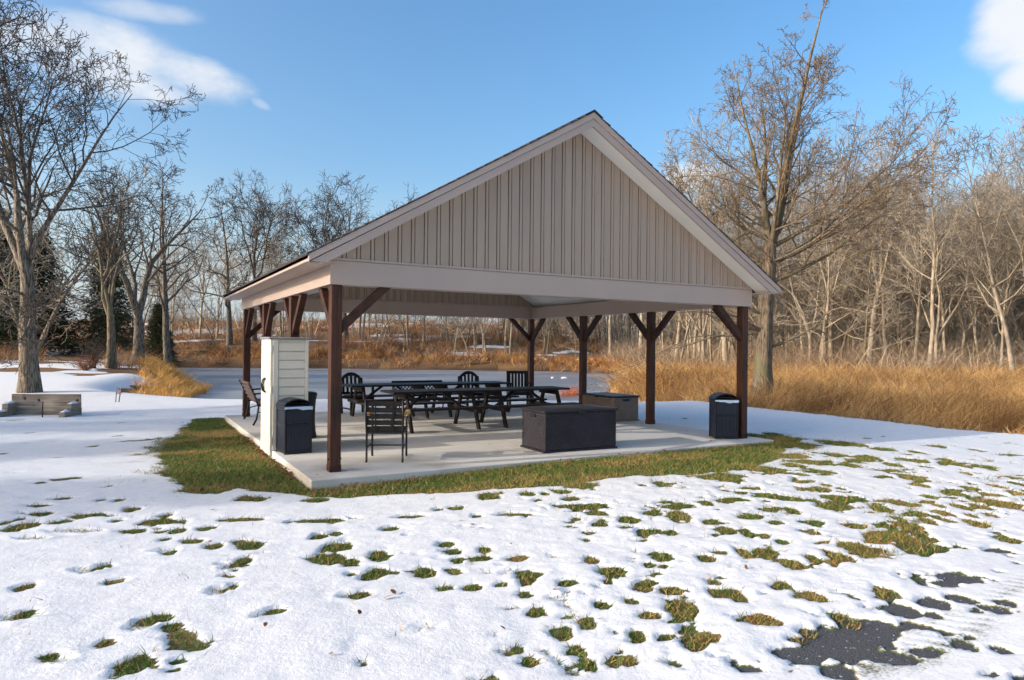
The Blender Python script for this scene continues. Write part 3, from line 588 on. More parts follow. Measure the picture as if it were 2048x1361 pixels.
def build_slat_chair(label, x, y, rz, arched):
    t = thing('garden_chair', label, 'chair', (x, y, 0), rz)    # faces -y locally
    w = .265; yb, yf = .25, -.27; hs = .82 if arched else .955
    for s in (-1, 1):
        MB().bar((s * w, yb, 0), (s * w, yb + .11, hs), .05, .045, up=(0, 1, 0)).build('back_leg', 'black_paint', t, bevel=.005)
        MB().bar((s * w, yf, 0), (s * w, yf, .64), .05, .05, up=(0, 1, 0)).build('front_leg', 'black_paint', t, bevel=.005)
        MB().box(s * w - .04, s * w + .04, yf - .05, yb + .06, .641, .668).build('armrest', 'black_paint', t, bevel=.006)
        MB().box(s * w - .018, s * w + .018, yf + .028, yb - .01, .36, .42).build('side_rail', 'black_paint', t, bevel=.004)
        MB().box(s * w - .015, s * w + .015, yf + .028, yb, .12, .155).build('side_stretcher', 'black_paint', t, bevel=.003)
    yz = lambda z: yb + .11 * z / .955
    if arched:
        pts = [(-w - .02, .79), (-.19, .885), (-.1, .94), (0, .96), (.1, .94), (.19, .885), (w + .02, .79)]
        inner = [(w + .0, .725), (.16, .82), (.08, .865), (0, .88), (-.08, .865), (-.16, .82), (-w, .725)]
        MB().prism(pts + inner, lambda a, b, sd_: (a, yz(b) + (-.02 if sd_ == 0 else .02), b)).build('back_rail', 'black_paint', t)
        ztop = lambda xx: .875 - .14 * (xx / w) ** 2
    else:
        MB().box(-w - .025, w + .025, yz(.93) - .021, yz(.93) + .021, .885, .955).build('back_rail', 'black_paint', t, bevel=.006)
        ztop = lambda xx: .89
    MB().box(-w + .02, w - .02, yz(.47) - .018, yz(.47) + .018, .44, .50).build('lower_rail', 'black_paint', t, bevel=.004)
    n = 5 if arched else 6
    for k in range(n):
        xx = (k - (n - 1) / 2) * (2 * w / (n + (.25 if arched else .2)))
        MB().bar((xx, yz(.49), .49), (xx, yz(ztop(xx)), ztop(xx)), .058, .02, up=(0, 1, 0)).build('back_slat', 'black_paint', t, bevel=.003)
    for k in range(5):
        yy = yf + .02 + k * .108
        MB().box(-w + .02, w - .02, yy - .048, yy + .048, .421, .441).build('seat_slat', 'black_paint', t, bevel=.004)
    MB().box(-w + .026, w - .026, yf - .015, yf + .015, .35, .418).build('front_rail', 'black_paint', t, bevel=.004)
build_slat_chair('black round-backed slatted chair beside the end of a picnic table nearest the cabinet', 2.44, 7.02, math.radians(8), True)
build_slat_chair('black round-backed slatted chair behind the long tables, between lattice bench and square-backed chair', 5.50, 7.12, math.radians(-4), True)
build_slat_chair('black square-backed slatted chair beside the rear corner post', 6.70, 6.86, math.radians(-22), False)

def build_lattice_bench():
    t = thing('lattice_bench', 'black bench with pierced lattice back standing behind the picnic tables', 'bench', (4.1, 7.16, 0), 0)
    hw = .66
    for s in (-1, 1):
        MB().tube([(s * hw, .24, 0), (s * hw, .19, .1), (s * hw, .16, .42), (s * hw, .23, .62), (s * hw, .30, .83)], .017, 8).build('back_leg', 'cast_iron', t, smooth=True)
        MB().tube([(s * hw, -.30, 0), (s * hw, -.25, .08), (s * hw, -.23, .25), (s * hw, -.27, .42), (s * hw, -.20, .6), (s * hw, .0, .63), (s * hw, .22, .62)], .017, 8).build('arm_frame', 'cast_iron', t, smooth=True)
        MB().bar((s * hw, -.26, .415), (s * hw, .17, .415), .025, .03).build('side_rail', 'cast_iron', t)
    pt = lambda a, b: (a, .19 + (b - .5) * .32, b)
    MB().bar(pt(-hw, .81), pt(hw, .81), .03, .06).build('top_rail', 'old_slat', t, bevel=.004)
    MB().bar(pt(-hw, .52), pt(hw, .52), .03, .06).build('lower_rail', 'old_slat', t, bevel=.004)
    t.scale = (1, 1, .87)
    mb = MB(); n = 14
    for k in range(-2, n):
        x0 = -hw + k * (2 * hw / n); 
        for sg in (0, 1):
            a0, a1 = (x0, x0 + .26) if sg == 0 else (x0 + .26, x0)
            p, q = [a0, .54], [a1, .79]
            def clip(p, q):
                for lim, cmp in ((-hw, -1), (hw, 1)):
                    for (A, B) in ((p, q), (q, p)):
                        if (A[0] - lim) * cmp > 0:
                            tt = (lim - B[0]) / (A[0] - B[0] + 1e-9); A[1] = B[1] + (A[1] - B[1]) * tt; A[0] = lim
            if max(p[0], q[0]) <= -hw + .02 or min(p[0], q[0]) >= hw - .02: continue
            clip(p, q)
            o = .004 if sg else -.004
            P, Q = Vector(pt(*p)), Vector(pt(*q)); P.y += o; Q.y += o
            mb.bar(P, Q, .006, .018, up=(1, 0, 0))
    mb.build('lattice_panel', 'cast_iron', t)
    for k in range(5):
        yy = -.23 + k * .095
        MB().box(-hw - .02, hw + .02, yy - .04, yy + .04, .432, .452).build('seat_slat', 'old_slat', t, bevel=.004)
build_lattice_bench()

def build_garden_bench():
    t = thing('garden_bench', 'slatted garden bench with curved iron ends behind the tall cabinet', 'bench', (.20, 6.22, 0), -math.pi / 2)   # local -y is its back
    hw = .62
    for s in (-1, 1):
        MB().tube([(s * hw, -.26, 0), (s * hw, -.20, .12), (s * hw, -.16, .36), (s * hw, -.22, .55), (s * hw, -.33, .80), (s * hw, -.36, .84)], .02, 8).build('back_leg', 'cast_iron', t, smooth=True)
        MB().tube([(s * hw, .28, 0), (s * hw, .22, .12), (s * hw, .22, .3), (s * hw, .26, .44), (s * hw, .22, .6), (s * hw, .05, .64), (s * hw, -.24, .62)], .018, 8).build('arm_frame', 'cast_iron', t, smooth=True)
        MB().bar((s * hw, -.17, .40), (s * hw, .25, .40), .025, .03).build('side_rail', 'cast_iron', t)
        MB().tube([(s * hw, -.19, .24), (s * hw, 0, .28), (s * hw, .22, .24)], .012, 6).build('scroll_bar', 'cast_iron', t, smooth=True)
    for k in range(5):
        z = .50 + k * .08; y = -.19 - (z - .5) * .45
        MB().bar((-hw - .03, y, z), (hw + .03, y, z), .02, .058).build('back_slat', 'bench_slat', t, bevel=.003)
    for k in range(5):
        y = -.12 + k * .088
        MB().box(-hw - .03, hw + .03, y - .036, y + .036, .417, .437).build('seat_slat', 'bench_slat', t, bevel=.003)
build_garden_bench()

def build_bin(label, x, y, rz, w=.41, d=.40, h=.68):
    t = thing('trash_bin', label, 'trash bin', (x, y, 0), rz, 'black resin trash bins')   # front is -y
    a, b = w / 2, d / 2
    MB().box(-a + .02, a - .02, -b + .02, b - .02, .02, h - .02).build('body', 'resin_black', t)
    for sx in (-1, 1):
        for sy in (-1, 1):
            MB().box(sx * a - .03 * (sx > 0), sx * a + .03 * (sx < 0), sy * b - .03 * (sy > 0), sy * b + .03 * (sy < 0), 0, h).build('corner_post', 'resin_black', t, bevel=.006)
    for zz in (0.015, .40, h - .045):
        MB().box(-a + .031, a - .031, -b + .004, -b + .0195, zz, zz + .04).build('front_rail', 'resin_black', t, bevel=.003)
        for sx in (-1, 1):
            xo = sx * (a - .012)
            MB().box(xo - .007, xo + .007, -b + .031, b - .031, zz, zz + .04).build('side_rail', 'resin_black', t, bevel=.003)
    mb = MB(); n = 14
    for k in range(n):
        xx = -a + .034 + (w - .068) * (k + .5) / n; q = (w - .068) / n * .36
        for (z0, z1) in ((.058, .397), (.443, h - .048)): mb.box(xx - q, xx + q, -b + .010, -b + .0199, z0, z1)
    mb.build('front_panel', 'resin_ribbed', t)
    for sx in (-1, 1):
        mb = MB(); xo = sx * (a - .015)
        for k in range(13):
            yy = -b + .036 + (d - .072) * (k + .5) / 13; q = (d - .072) / 13 * .36
            for (z0, z1) in ((.058, .397), (.443, h - .048)): mb.box(xo - .004, xo + .004, yy - q, yy + q, z0, z1)
        mb.build('side_panel', 'resin_ribbed', t)
    # bag edge folded over the rim
    mb = MB(); n = 16; V = []
    for k in range(n + 1):
        xx = -a - .004 + (w + .008) * k / n; dz = .005 * math.sin(k * 1.1 + x) + .012 * math.sin(k * .37 + x) + random.uniform(-.002, .002)
        V += [(xx, -b - .006, h + .012), (xx, -b - .009 - .003 * math.sin(k * 2.3), h - .028 + dz)]
    mb.add(V, [(2 * k, 2 * k + 1, 2 * k + 3, 2 * k + 2) for k in range(n)]); lo = len(mb.v)
    mb.build('bag_edge', 'liner', t, smooth=True)
    # arched hood, open at the front
    MB().box(-a - .008, a + .008, -b - .004, b + .008, h - .0005, h + .03).build('rim', 'resin_black', t, bevel=.006)
    N_ = 12; arch = [(-a - .004 + (w + .008) * k / N_, h + .035 + .09 * math.sin(math.pi * k / N_) ** .62) for k in range(N_ + 1)]
    outer = arch; inner = [(p * .93, h + .03 + (q - h - .03) * .82) for p, q in arch[::-1]]
    MB().prism(outer + inner, lambda p, q, s: (p, (-b + .02) if s == 0 else b, q)).build('hood', 'resin_black', t)
    mb = MB()
    for k in range(1, 9):
        xx = -a * .9 + w * .9 * k / 9; zz = h + .03 + .09 * .8 * math.sin(math.pi * k / 9) ** .62
        mb.box(xx - .006, xx + .006, b - .06, b - .045, h + .028, zz)
    mb.build('hood_bars', 'resin_black', t)
    MB().prism([(p * .92, h + .03 + (q - h - .03) * .8) for p, q in arch], lambda p, q, s: (p, b - .03 if s == 0 else b - .02, q)).build('hood_back', 'resin_black', t)
    return t
build_bin('black ribbed trash bin with arched hood in front of the beige cabinet', -.055, 1.86, math.radians(7))
build_bin('black ribbed trash bin with arched hood against the post by the snowy lawn', 7.13, .245, math.radians(-30))
def build_round_bin():
    t = thing('waste_basket', 'black flared waste basket behind the trash bin by the cabinet', 'trash bin', (.44, 3.42, 0))
    prof = [(.205, 0), (.212, .02), (.19, .12), (.178, .3), (.18, .5), (.19, .64), (.205, .70), (.205, .725), (.188, .725), (.17, .5), (.168, .1), (0.01, .08)]
    n = 28; V = []; Fc = []
    for r, z in prof: V += [(r * math.cos(2 * math.pi * j / n), r * math.sin(2 * math.pi * j / n), z) for j in range(n)]
    for i in range(len(prof) - 1): Fc += [(i * n + j, i * n + (j + 1) % n, (i + 1) * n + (j + 1) % n, (i + 1) * n + j) for j in range(n)]
    MB().add(V, Fc).build('body', 'resin_black', t, smooth=True)
    prof = [(.212, .725), (.214, .75), (.20, .775), (.15, .79), (.01, .795)]; V = []; Fc = []
    for r, z in prof: V += [(r * math.cos(2 * math.pi * j / n), r * math.sin(2 * math.pi * j / n), z) for j in range(n)]
    for i in range(len(prof) - 1): Fc += [(i * n + j, i * n + (j + 1) % n, (i + 1) * n + (j + 1) % n, (i + 1) * n + j) for j in range(n)]
    MB().add(V, Fc).build('lid', 'resin_black', t, smooth=True)
build_round_bin()

def weave_panel(name, m, parent, fn, wid, hei, nx, nz, amp=.011, sx=.070, sz=.034):
    """basket weave relief; fn(a,b,out) -> point"""
    V = []
    for j in range(nz + 1):
        for i in range(nx + 1):
            a = wid * i / nx; b = hei * j / nz
            row = math.floor(b / sz); ph = (row % 2) * math.pi
            o = amp * (.55 + .45 * math.sin(2 * math.pi * a / sx + ph)) * (math.sin(math.pi * ((b / sz) % 1)) ** .6)
            V.append(fn(a / wid, b / hei, o))
    Fc = [(j * (nx + 1) + i, j * (nx + 1) + i + 1, (j + 1) * (nx + 1) + i + 1, (j + 1) * (nx + 1) + i) for j in range(nz) for i in range(nx)]
    return MB().add(V, Fc).build(name, m, parent, smooth=True, recalc=False)
def build_deck_box(label, x, y, rz, w, d, h, body, lidm, dome, cat='deck box'):
    t = thing('deck_box', label, cat, (x, y, 0), rz)
    a, b = w / 2, d / 2; fl = .02    # slight flare towards base and rim
    MB().prism([(-a + .02, -b + .02), (a - .02, -b + .02), (a - .02, b - .02), (-a + .02, b - .02)], lambda p, q, s: (p, q, .01 if s == 0 else h - .06)).build('body', body, t)
    MB().box(-a - .01, a + .01, -b - .01, b + .01, 0, .03).build('base_rim', body, t, bevel=.006)
    for sx in (-1, 1):
        for sy in (-1, 1):
            r = .05
            pts = [(sx * (a - r - .004), sy * (b - .004)), (sx * (a - .022), sy * (b - .006)), (sx * (a - .006), sy * (b - .022)), (sx * (a - .004), sy * (b - r - .004)), (sx * (a - .03), sy * (b - r - .004)), (sx * (a - r - .004), sy * (b - .03))]
            MB().prism(pts, lambda p, q, s: (p, q, .031 if s == 0 else h - .055)).build('corner_trim', body, t)
    nx = int(w / .0115); nz = int(h / .0068)
    weave_panel('weave_panel', body, t, lambda p, q, o: (-a + .055 + (w - .11) * p, -b + .014 - o, .032 + (h - .095) * q), w - .11, h - .095, nx, nz)
    weave_panel('weave_panel', body, t, lambda p, q, o: (a - .055 - (w - .11) * p, b - .014 + o, .032 + (h - .095) * q), w - .11, h - .095, nx, nz)
    nd = int(d / .0125)
    weave_panel('weave_panel', body, t, lambda p, q, o: (-a + .014 - o, b - .055 - (d - .11) * p, .032 + (h - .095) * q), d - .11, h - .095, nd, nz)
    weave_panel('weave_panel', body, t, lambda p, q, o: (a - .014 + o, -b + .055 + (d - .11) * p, .032 + (h - .095) * q), d - .11, h - .095, nd, nz)
    # handles on the short ends
    for sx in (-1, 1):
        xo = sx * (a - .004)
        MB().box(xo - .012, xo + .012, -.085, .085, h - .135, h - .10).build('handle', 'resin_black', t, bevel=.004)
        MB().box(xo - .016, xo + .016, -.08, .08, h - .100, h - .088).build('handle_lip', lidm, t, bevel=.003)
    # lid with rolled rim and shallow dome
    MB().box(-a - .014, a + .014, -b - .014, b + .014, h - .055, h - .018).build('lid_rim', lidm, t, bevel=.01)
    n = 12; V = []
    for j in range(n + 1):
        for i in range(n + 1):
            p = i / n * 2 - 1; q = j / n * 2 - 1
            V.append((p * (a + .002), q * (b + .002), h - .0185 + dome * ((1 - p ** 4) * (1 - q * q)) ** .6))
    Fc = [(j * (n + 1) + i, j * (n + 1) + i + 1, (j + 1) * (n + 1) + i + 1, (j + 1) * (n + 1) + i) for j in range(n) for i in range(n)]
    MB().add(V, Fc).build('lid', lidm, t, smooth=True)
    MB().box(-.06, .06, -b - .024, -b - .013, h - .075, h - .03).build('latch', lidm, t, bevel=.004)
    return t
build_deck_box('large dark brown wicker-pattern deck box near the front edge of the slab', 3.93, .465, math.radians(-2), 1.34, .74, .655, 'resin_espresso', 'resin_espresso', .035)
d2 = build_deck_box('lighter brown wicker-pattern deck box with black lid by the side post', 7.22, 3.68, math.pi / 2 * -1, 1.16, .72, .575, 'resin_mocha', 'resin_espresso', .012)

def build_cabinet():
    t = thing('storage_cabinet', 'tall beige resin storage cabinet with grey lid at the slab edge', 'cabinet', (0, 0, 0))
    x0, x1, y0, y1, h = -.318, .205, 2.10, 2.88, 1.68
    MB().box(x0, x1, y0 + .035, y1, .005, h).build('body', 'resin_beige', t, bevel=.008)
    # front end wall: frame with horizontal siding boards
    MB().box(x0 + .001, x0 + .075, y0, y0 + .0348, .006, h - .001).build('wall_frame', 'resin_beige', t, bevel=.003)
    MB().box(x1 - .05, x1 - .001, y0, y0 + .0348, .006, h - .001).build('wall_frame', 'resin_beige', t, bevel=.003)
    n = 12
    for k in range(n):
        z0 = .02 + k * (h - .06) / n; z1 = z0 + (h - .06) / n - .016
        MB().prism([(-.012, z0), (.010, z0), (.002, z1), (-.012, z1)], lambda a, b, s: (x0 + .08 if s == 0 else x1 - .055, y0 + .0148 - a, b)).build('siding_board', 'resin_beige', t)
    # double doors on the outward side, hanging a little below the slab edge
    ym = (y0 + y1) / 2
    for (ya, yb) in ((y0 + .012, ym - .003), (ym + .003, y1)):
        d = MB().box(x0 - .042, x0 - .002, ya, yb, -.075, h - .004).build('door', 'resin_beige', t, bevel=.006)
        hy = yb - .06 if yb < ym else ya + .06
        MB().tube([(x0 - .043, hy, .86), (x0 - .075, hy, .89), (x0 - .088, hy, .97), (x0 - .075, hy, 1.05), (x0 - .043, hy, 1.08)], .013, 8).build('handle', 'resin_black', d, smooth=True)
        MB().box(x0 - .0465, x0 - .0425, ya + .05, yb - .05, .05, .74).build('door_panel', 'resin_beige', d, bevel=.002)
        MB().box(x0 - .0465, x0 - .0425, ya + .05, yb - .05, .80, 1.60).build('door_panel', 'resin_beige', d, bevel=.002)
    for zz in (.10, .86, 1.48):
        MB().box(x0 - .036, x0 - .006, y0 - .004, y0 + .011, zz, zz + .11).build('hinge', 'resin_beige', t, bevel=.003)
        MB().box(x1 - .014, x1 + .010, y0 + .02, y0 + .05, zz + .1, zz + .2).build('wall_clip', 'resin_beige', t, bevel=.003)
    MB().prism([(y0 - .03, h + .001), (y1 + .03, h + .001), (y1 + .03, h + .026), ((y0 + y1) / 2, h + .036), (y0 - .03, h + .026)], lambda a, b, s: (x0 - .065 if s == 0 else x1 + .03, a, b)).build('lid', 'resin_grey', t, bevel=.006)
build_cabinet()

# horseshoe pit on the lawn
def gz(x, y):
    a = np.array([x]); b = np.array([y]); return float(terrain(a, b)[0])
def surf_z(x, y):
    a = np.array([float(x)]); b = np.array([float(y)]); return float(terrain(a, b)[0] + max(snow_depth(a, b)[0][0], 0))
def build_pit():
    x, y, _ = px_ground(92, 832, -.12); z = gz(x, y)
    t = thing('horseshoe_pit', 'weathered timber backstop with stepped snow-capped sides on the snowy lawn', 'horseshoe pit', (x, y, z), -YAW + math.radians(4))
    hw = .77
    for (z0, z1) in ((-.03, .20), (.206, .335), (.341, .50)):
        MB().box(-hw + random.uniform(-.01, .01), hw + random.uniform(-.01, .01), .0, .045, z0, z1).build('plank', 'weathered_timber', t, bevel=.005)
    for s in (-1, 1):
        xo = s * (hw - .07)
        for (ya, yb, z0, z1) in ((-.62, -.002, -.03, .135), (-.34, -.002, .137, .30)):
            side = MB().box(xo - .065, xo + .065, ya, yb, z0, z1).build('side_timber', 'weathered_timber', t, bevel=.008)
        for (ya, yb, z0) in ((-.60, -.36, .136), (-.32, -.05, .301)):
            n = 8; V = []
            for j in range(n + 1):
                for i in range(n + 1):
                    p = i / n * 2 - 1; q = j / n * 2 - 1
                    V.append((xo + p * .055, (ya + yb) / 2 + q * (yb - ya) / 2, z0 - .002 + .045 * max(0, (1 - p * p) * (1 - q * q)) ** .45 * (1 + .3 * math.sin(3 * p + 2 * q + s))))
            MB().add(V, [(j * (n + 1) + i, j * (n + 1) + i + 1, (j + 1) * (n + 1) + i + 1, (j + 1) * (n + 1) + i) for j in range(n) for i in range(n)]).build('snow_cap', 'snow_solid', t, smooth=True)
    for (a, b) in ((-.47, .40), (-.16, .36), (.70, .36)):
        MB().tube([(a, -.004, b), (a, .004, b)], [.03, .03], 10).build('knot', 'rust_iron', t)
    sx, sy, _ = px_ground(85, 837, -.12); sz = gz(sx, sy)
    tag(MB().tube([(sx, sy, sz - .05), (sx, sy, sz + .25), (sx + .005, sy, sz + .37)], [.013, .013, .010], 8).build('iron_stake', 'rust_iron', smooth=True), 'rusty iron stake standing in the snow before the timber backstop', 'stake')
build_pit()
def build_markers():
    x, y, _ = px_ground(231, 808, -.12); z = surf_z(x, y)
    t = thing('marker_stakes', 'pair of thin reddish wooden stakes joined by a crosspiece in the snow', 'stakes', (x, y, z), -YAW)
    MB().bar((0, 0, -.05), (.02, .02, .42), .022, .022).build('stake', 'wood_stake', t)
    MB().bar((.06, .05, -.05), (.12, .05, .41), .022, .022).build('stake', 'wood_stake', t)
    MB().bar((.0, .035, .25), (.17, .06, .27), .02, .03).build('crosspiece', 'wood_stake', t)
    x, y = cam_uw(-15.6, 31.0); z = surf_z(x, y)
    tag(MB().tube([(x, y, z - .1), (x, y, z + .42), (x + .05, y, z + .47), (x + .1, y, z + .44)], .03, 8).build('standpipe', 'white_pipe', smooth=True), 'small white bent pipe standing at the edge of the frozen pond', 'pipe')
    for i, (a, b, r, lab) in enumerate(((1105, 757, .12, 'small round snow lump on the open pond ice'), (1128, 757, .22, 'longer flat snow lump with a dark end on the pond ice'))):
        x, y, _ = px_ground(a, b, ICE_Z); n = 10; V = []; Fc = []
        for j in range(5):
            for k in range(n):
                ph = j / 4 * math.pi / 2; rr = r * math.cos(ph) * (1 + .2 * math.sin(k * 2.1 + i)) + .005
                V.append((x + RT[0] * rr * math.cos(k * 2 * math.pi / n) * 1.2 + FW[0] * rr * math.sin(k * 2 * math.pi / n) * .6, y + RT[1] * rr * math.cos(k * 2 * math.pi / n) * 1.2 + FW[1] * rr * math.sin(k * 2 * math.pi / n) * .6, ICE_Z - .01 + .13 * math.sin(ph)))
        for j in range(4): Fc += [(j * n + k, j * n + (k + 1) % n, (j + 1) * n + (k + 1) % n, (j + 1) * n + k) for k in range(n)]
        tag(MB().add(V, Fc).build('snow_lump', 'snow_solid', smooth=True), lab, 'snow lump')
build_markers()

# ------------------------------------------------------------------ trees
UP = np.array([0, 0, 1.0])
def nrm(v): return v / (np.linalg.norm(v) + 1e-12)
class Tree:
    def __init__(s, seed, spec):
        s.r = np.random.RandomState(seed); s.spec = spec; s.tr = []; s.cr = []
    def path(s, p, d, Ln, r0, r1, nseg, wander, trop):
        pts = [p]; 
        for i in range(nseg):
            d = nrm(d + s.r.normal(size=3) * wander + UP * trop); p = p + d * Ln / nseg; pts.append(p)
        t = np.linspace(0, 1, nseg + 1); return np.array(pts), r0 + (r1 - r0) * t, d
    def grow(s, p, d, Ln, r, lv):
        S = s.spec; mn = S['minr']; ns = S['seg'][lv]
        pts, rad, _ = s.path(p, d, Ln, r, max(r * S['taper'][lv], mn), ns, S['wander'][lv], S['trop'][lv])
        s.cr.append((pts, rad))
        if lv >= S['levels']: return
        n = S['n'][lv]; n = max(1, int(n * s.r.uniform(.7, 1.3)))
        ph = s.r.uniform(0, 6.28)
        for k in range(n):
            t = S['t0'][lv] + (1 - S['t0'][lv]) * (k + s.r.uniform(.1, .9)) / n
            f = t * ns; i = min(int(f), ns - 1); q = pts[i] + (pts[i + 1] - pts[i]) * (f - i); dd = nrm(pts[i + 1] - pts[i])
            a = np.cross(dd, nrm(s.r.normal(size=3))); a = nrm(a); b = np.cross(dd, a); ph += 2.4 + s.r.uniform(-.6, .6)
            perp = a * math.cos(ph) + b * math.sin(ph)
            if lv <= 1: perp = nrm(perp + UP * S.get('lift', .15))
            ang = S['ang'][lv] * s.r.uniform(.7, 1.3)
            cd = nrm(dd * math.cos(ang) + perp * math.sin(ang))
            rl = rad[0] + (rad[-1] - rad[0]) * t
            s.grow(q, cd, Ln * S['ratio'][lv] * s.r.uniform(.65, 1.25) * (1.15 - S['fall'] * t), max(rl * S['rr'], mn), lv + 1)
    def meshes(s, name):
        out = []
        big = [c for c in s.cr if c[1][0] > .045]; small = [c for c in s.cr if c[1][0] <= .045]
        for k, lst in enumerate((s.tr + big, small)):
            V = []; Fq = []; off = 0; groups = {}
            for pts, rad in lst:
                nsd = (12 if rad[0] > .12 else 8) if k == 0 else (5 if rad[0] > .02 else 3)
                groups.setdefault((len(pts), nsd), []).append((pts, rad))
            for (kk, n), items in groups.items():
                P = np.array([i[0] for i in items]); R = np.array([i[1] for i in items]); B = len(items)
                Tn = np.zeros_like(P); Tn[:, 1:-1] = P[:, 2:] - P[:, :-2]; Tn[:, 0] = P[:, 1] - P[:, 0]; Tn[:, -1] = P[:, -1] - P[:, -2]
                Tn /= np.linalg.norm(Tn, axis=2, keepdims=True) + 1e-12
                ref = np.where(np.abs(Tn[:, :1, 2:3]) > .9, np.array([1., 0, 0]), np.array([0, 0, 1.])); ref = np.broadcast_to(ref, Tn.shape)
                A = np.cross(Tn, ref); A /= np.linalg.norm(A, axis=2, keepdims=True) + 1e-12; Bv = np.cross(Tn, A)
                th = np.arange(n) * 2 * math.pi / n
                ring = P[:, :, None] + R[:, :, None, None] * (A[:, :, None] * np.cos(th)[None, None, :, None] + Bv[:, :, None] * np.sin(th)[None, None, :, None])
                if k == 0:   # uneven trunk
                    ring = ring + (ring - P[:, :, None]) * (.10 * np.sin(3 * th + .6)[None, None, :, None] + .05 * np.sin(5 * th)[None, None, :, None])
                V.append(ring.reshape(-1, 3))
                base = off + np.arange(B)[:, None, None] * kk * n; i = np.arange(kk - 1)[None, :, None] * n; j = np.arange(n)[None, None, :]; j2 = (j + 1) % n
                q = np.stack(np.broadcast_arrays(base + i + j, base + i + j2, base + i + n + j2, base + i + n + j), -1).reshape(-1, 4); Fq.append(q)
                off += B * kk * n
            out.append(fast_mesh(name + ('_trunk' if k == 0 else '_crown'), np.concatenate(V), Fq) if V else None)
        return out
BASE = dict(levels=4, minr=.008, seg=[7, 6, 5, 4, 3], taper=[.14, .16, .2, .35, .6], wander=[.13, .17, .2, .24, .25], trop=[.06, .05, .03, .02, .02], n=[8, 7, 6, 4, 0], t0=[.22, .2, .2, .25, .3],
            ang=[.75, .8, .8, .8, .7], ratio=[.55, .55, .5, .5, .5], fall=.55, rr=.55)
def spec(**k): d = dict(BASE); d.update(k); return d
def trunk(t, H, r0, r1, lean=(0, 0), nseg=10, wander=.03, flare=1.35):
    pts = [np.zeros(3)]; d = nrm(np.array([lean[0], lean[1], 1.0])); p = np.zeros(3)
    for i in range(nseg):
        d = nrm(d + t.r.normal(size=3) * wander + UP * .02); p = p + d * H / nseg; pts.append(p)
    tt = np.linspace(0, 1, nseg + 1); rad = r0 + (r1 - r0) * tt; rad[0] *= flare; rad[1] *= 1 + (flare - 1) * .3
    pts = np.array(pts); pts[0, 2] -= .15
    t.tr.append((pts, rad)); return pts, rad, d
def limb(t, p, az, el, Ln, r, lv=0):
    d = np.array([math.cos(az) * math.cos(el), math.sin(az) * math.cos(el), math.sin(el)]); t.grow(p, d, Ln, r, lv)

def excurrent(seed, H, r0, s, nl=22, t0=.35, el=(.25, .9), llen=.33, lean=(0, 0), tip=.012, wander=.03):
    """single leader with side limbs, as trees grown close together"""
    t = Tree(seed, s); pts, rad, d = trunk(t, H, r0, tip, lean, 14, wander)
    az = t.r.uniform(0, 6.28)
    for k in range(nl):
        f = t0 + (1 - t0) * (k + t.r.uniform(0, 1)) / nl; f = min(f, .985); i = int(f * 14); q = pts[i] + (pts[i + 1] - pts[i]) * (f * 14 - i)
        az += 2.4 + t.r.uniform(-.5, .5); e = el[0] + (el[1] - el[0]) * f + t.r.uniform(-.15, .15)
        limb(t, q, az, e, H * llen * (1.25 - f) * t.r.uniform(.7, 1.25) + .3, max(rad[i] * .5, s['minr'] * 1.5), 1)
    return t
def decurrent(seed, H, r0, fork, nl, s, spread=(.9, 1.3), lean=(0, 0), lens=.62, low=0):
    """short trunk dividing into heavy limbs"""
    t = Tree(seed, s); pts, rad, d = trunk(t, fork, r0, r0 * .62, lean, 8, .03)
    az = t.r.uniform(0, 6.28); rl = r0 * .80 * (1.25 / nl) ** .40
    for k in range(nl):
        az += 6.283 / nl + t.r.uniform(-.35, .35); e = t.r.uniform(*spread)
        limb(t, pts[-1] - np.array([0, 0, t.r.uniform(.1, .6)]), az, e, (H - fork) * t.r.uniform(.85, 1.1) * lens / .62 * .92, rl * t.r.uniform(.75, 1.1), 0)
    for k in range(low):
        f = t.r.uniform(.45, .95); i = int(f * 8); limb(t, pts[i], t.r.uniform(0, 6.28), t.r.uniform(-.1, .3), H * .22, r0 * .16, 1)
    return t
def plant_tree(t, name, label, x, y, rz=0, sc_=1.0, bark='bark_grey', twig='twig_grey', group=None, z=None):
    a, b = t.meshes(name); z = gz(x, y) if z is None else z
    o = thing(name, label, 'tree', (x, y, z), rz, group); o.scale = (sc_, sc_, sc_)
    link('trunk', a, bark, o); link('crown', b, twig, o); return o
def at_px(px, w):
    u = (px - 1024) / F_PX * w; return cam_uw(u, w)

# the big tree beyond the horseshoe pit
x, y, _ = px_ground(57, 790, -.15)
s1 = spec(minr=.0085, n=[9, 7, 6, 4, 0], wander=[.10, .16, .2, .24, .25], trop=[.05, .04, .02, .01, .0])
t = decurrent(21, 12.0, .29, 4.3, 6, s1, spread=(1.05, 1.42), low=9)
plant_tree(t, 'oak_tree', 'big bare tree with a thick furrowed trunk behind the timber backstop', x, y, .6)
# tree standing outside the frame whose limb reaches in at the top
t = decurrent(5, 9.5, .27, 4.3, 4, spec(minr=.007, levels=3, wander=[.14, .2, .25, .28], n=[7, 7, 5, 0]), spread=(1.0, 1.35))
t.spec = spec(minr=.007, wander=[.10, .2, .28, .30, .3], trop=[.02, .03, .02, .02, .0], n=[10, 7, 5, 3, 0], ratio=[.42, .5, .5, .5, .5], t0=[.25, .2, .2, .2, .2], ang=[.7, .7, .8, .9, .8])
limb(t, t.tr[0][0][-1] - np.array([0, 0, .3]), -YAW - .05, .34, 5.2, .09, 0)
x, y = cam_uw(-13.2, 12.2)
plant_tree(t, 'oak_tree', 'bare spreading tree whose long limb with knobby twigs reaches over the lawn', x, y, 0.0)
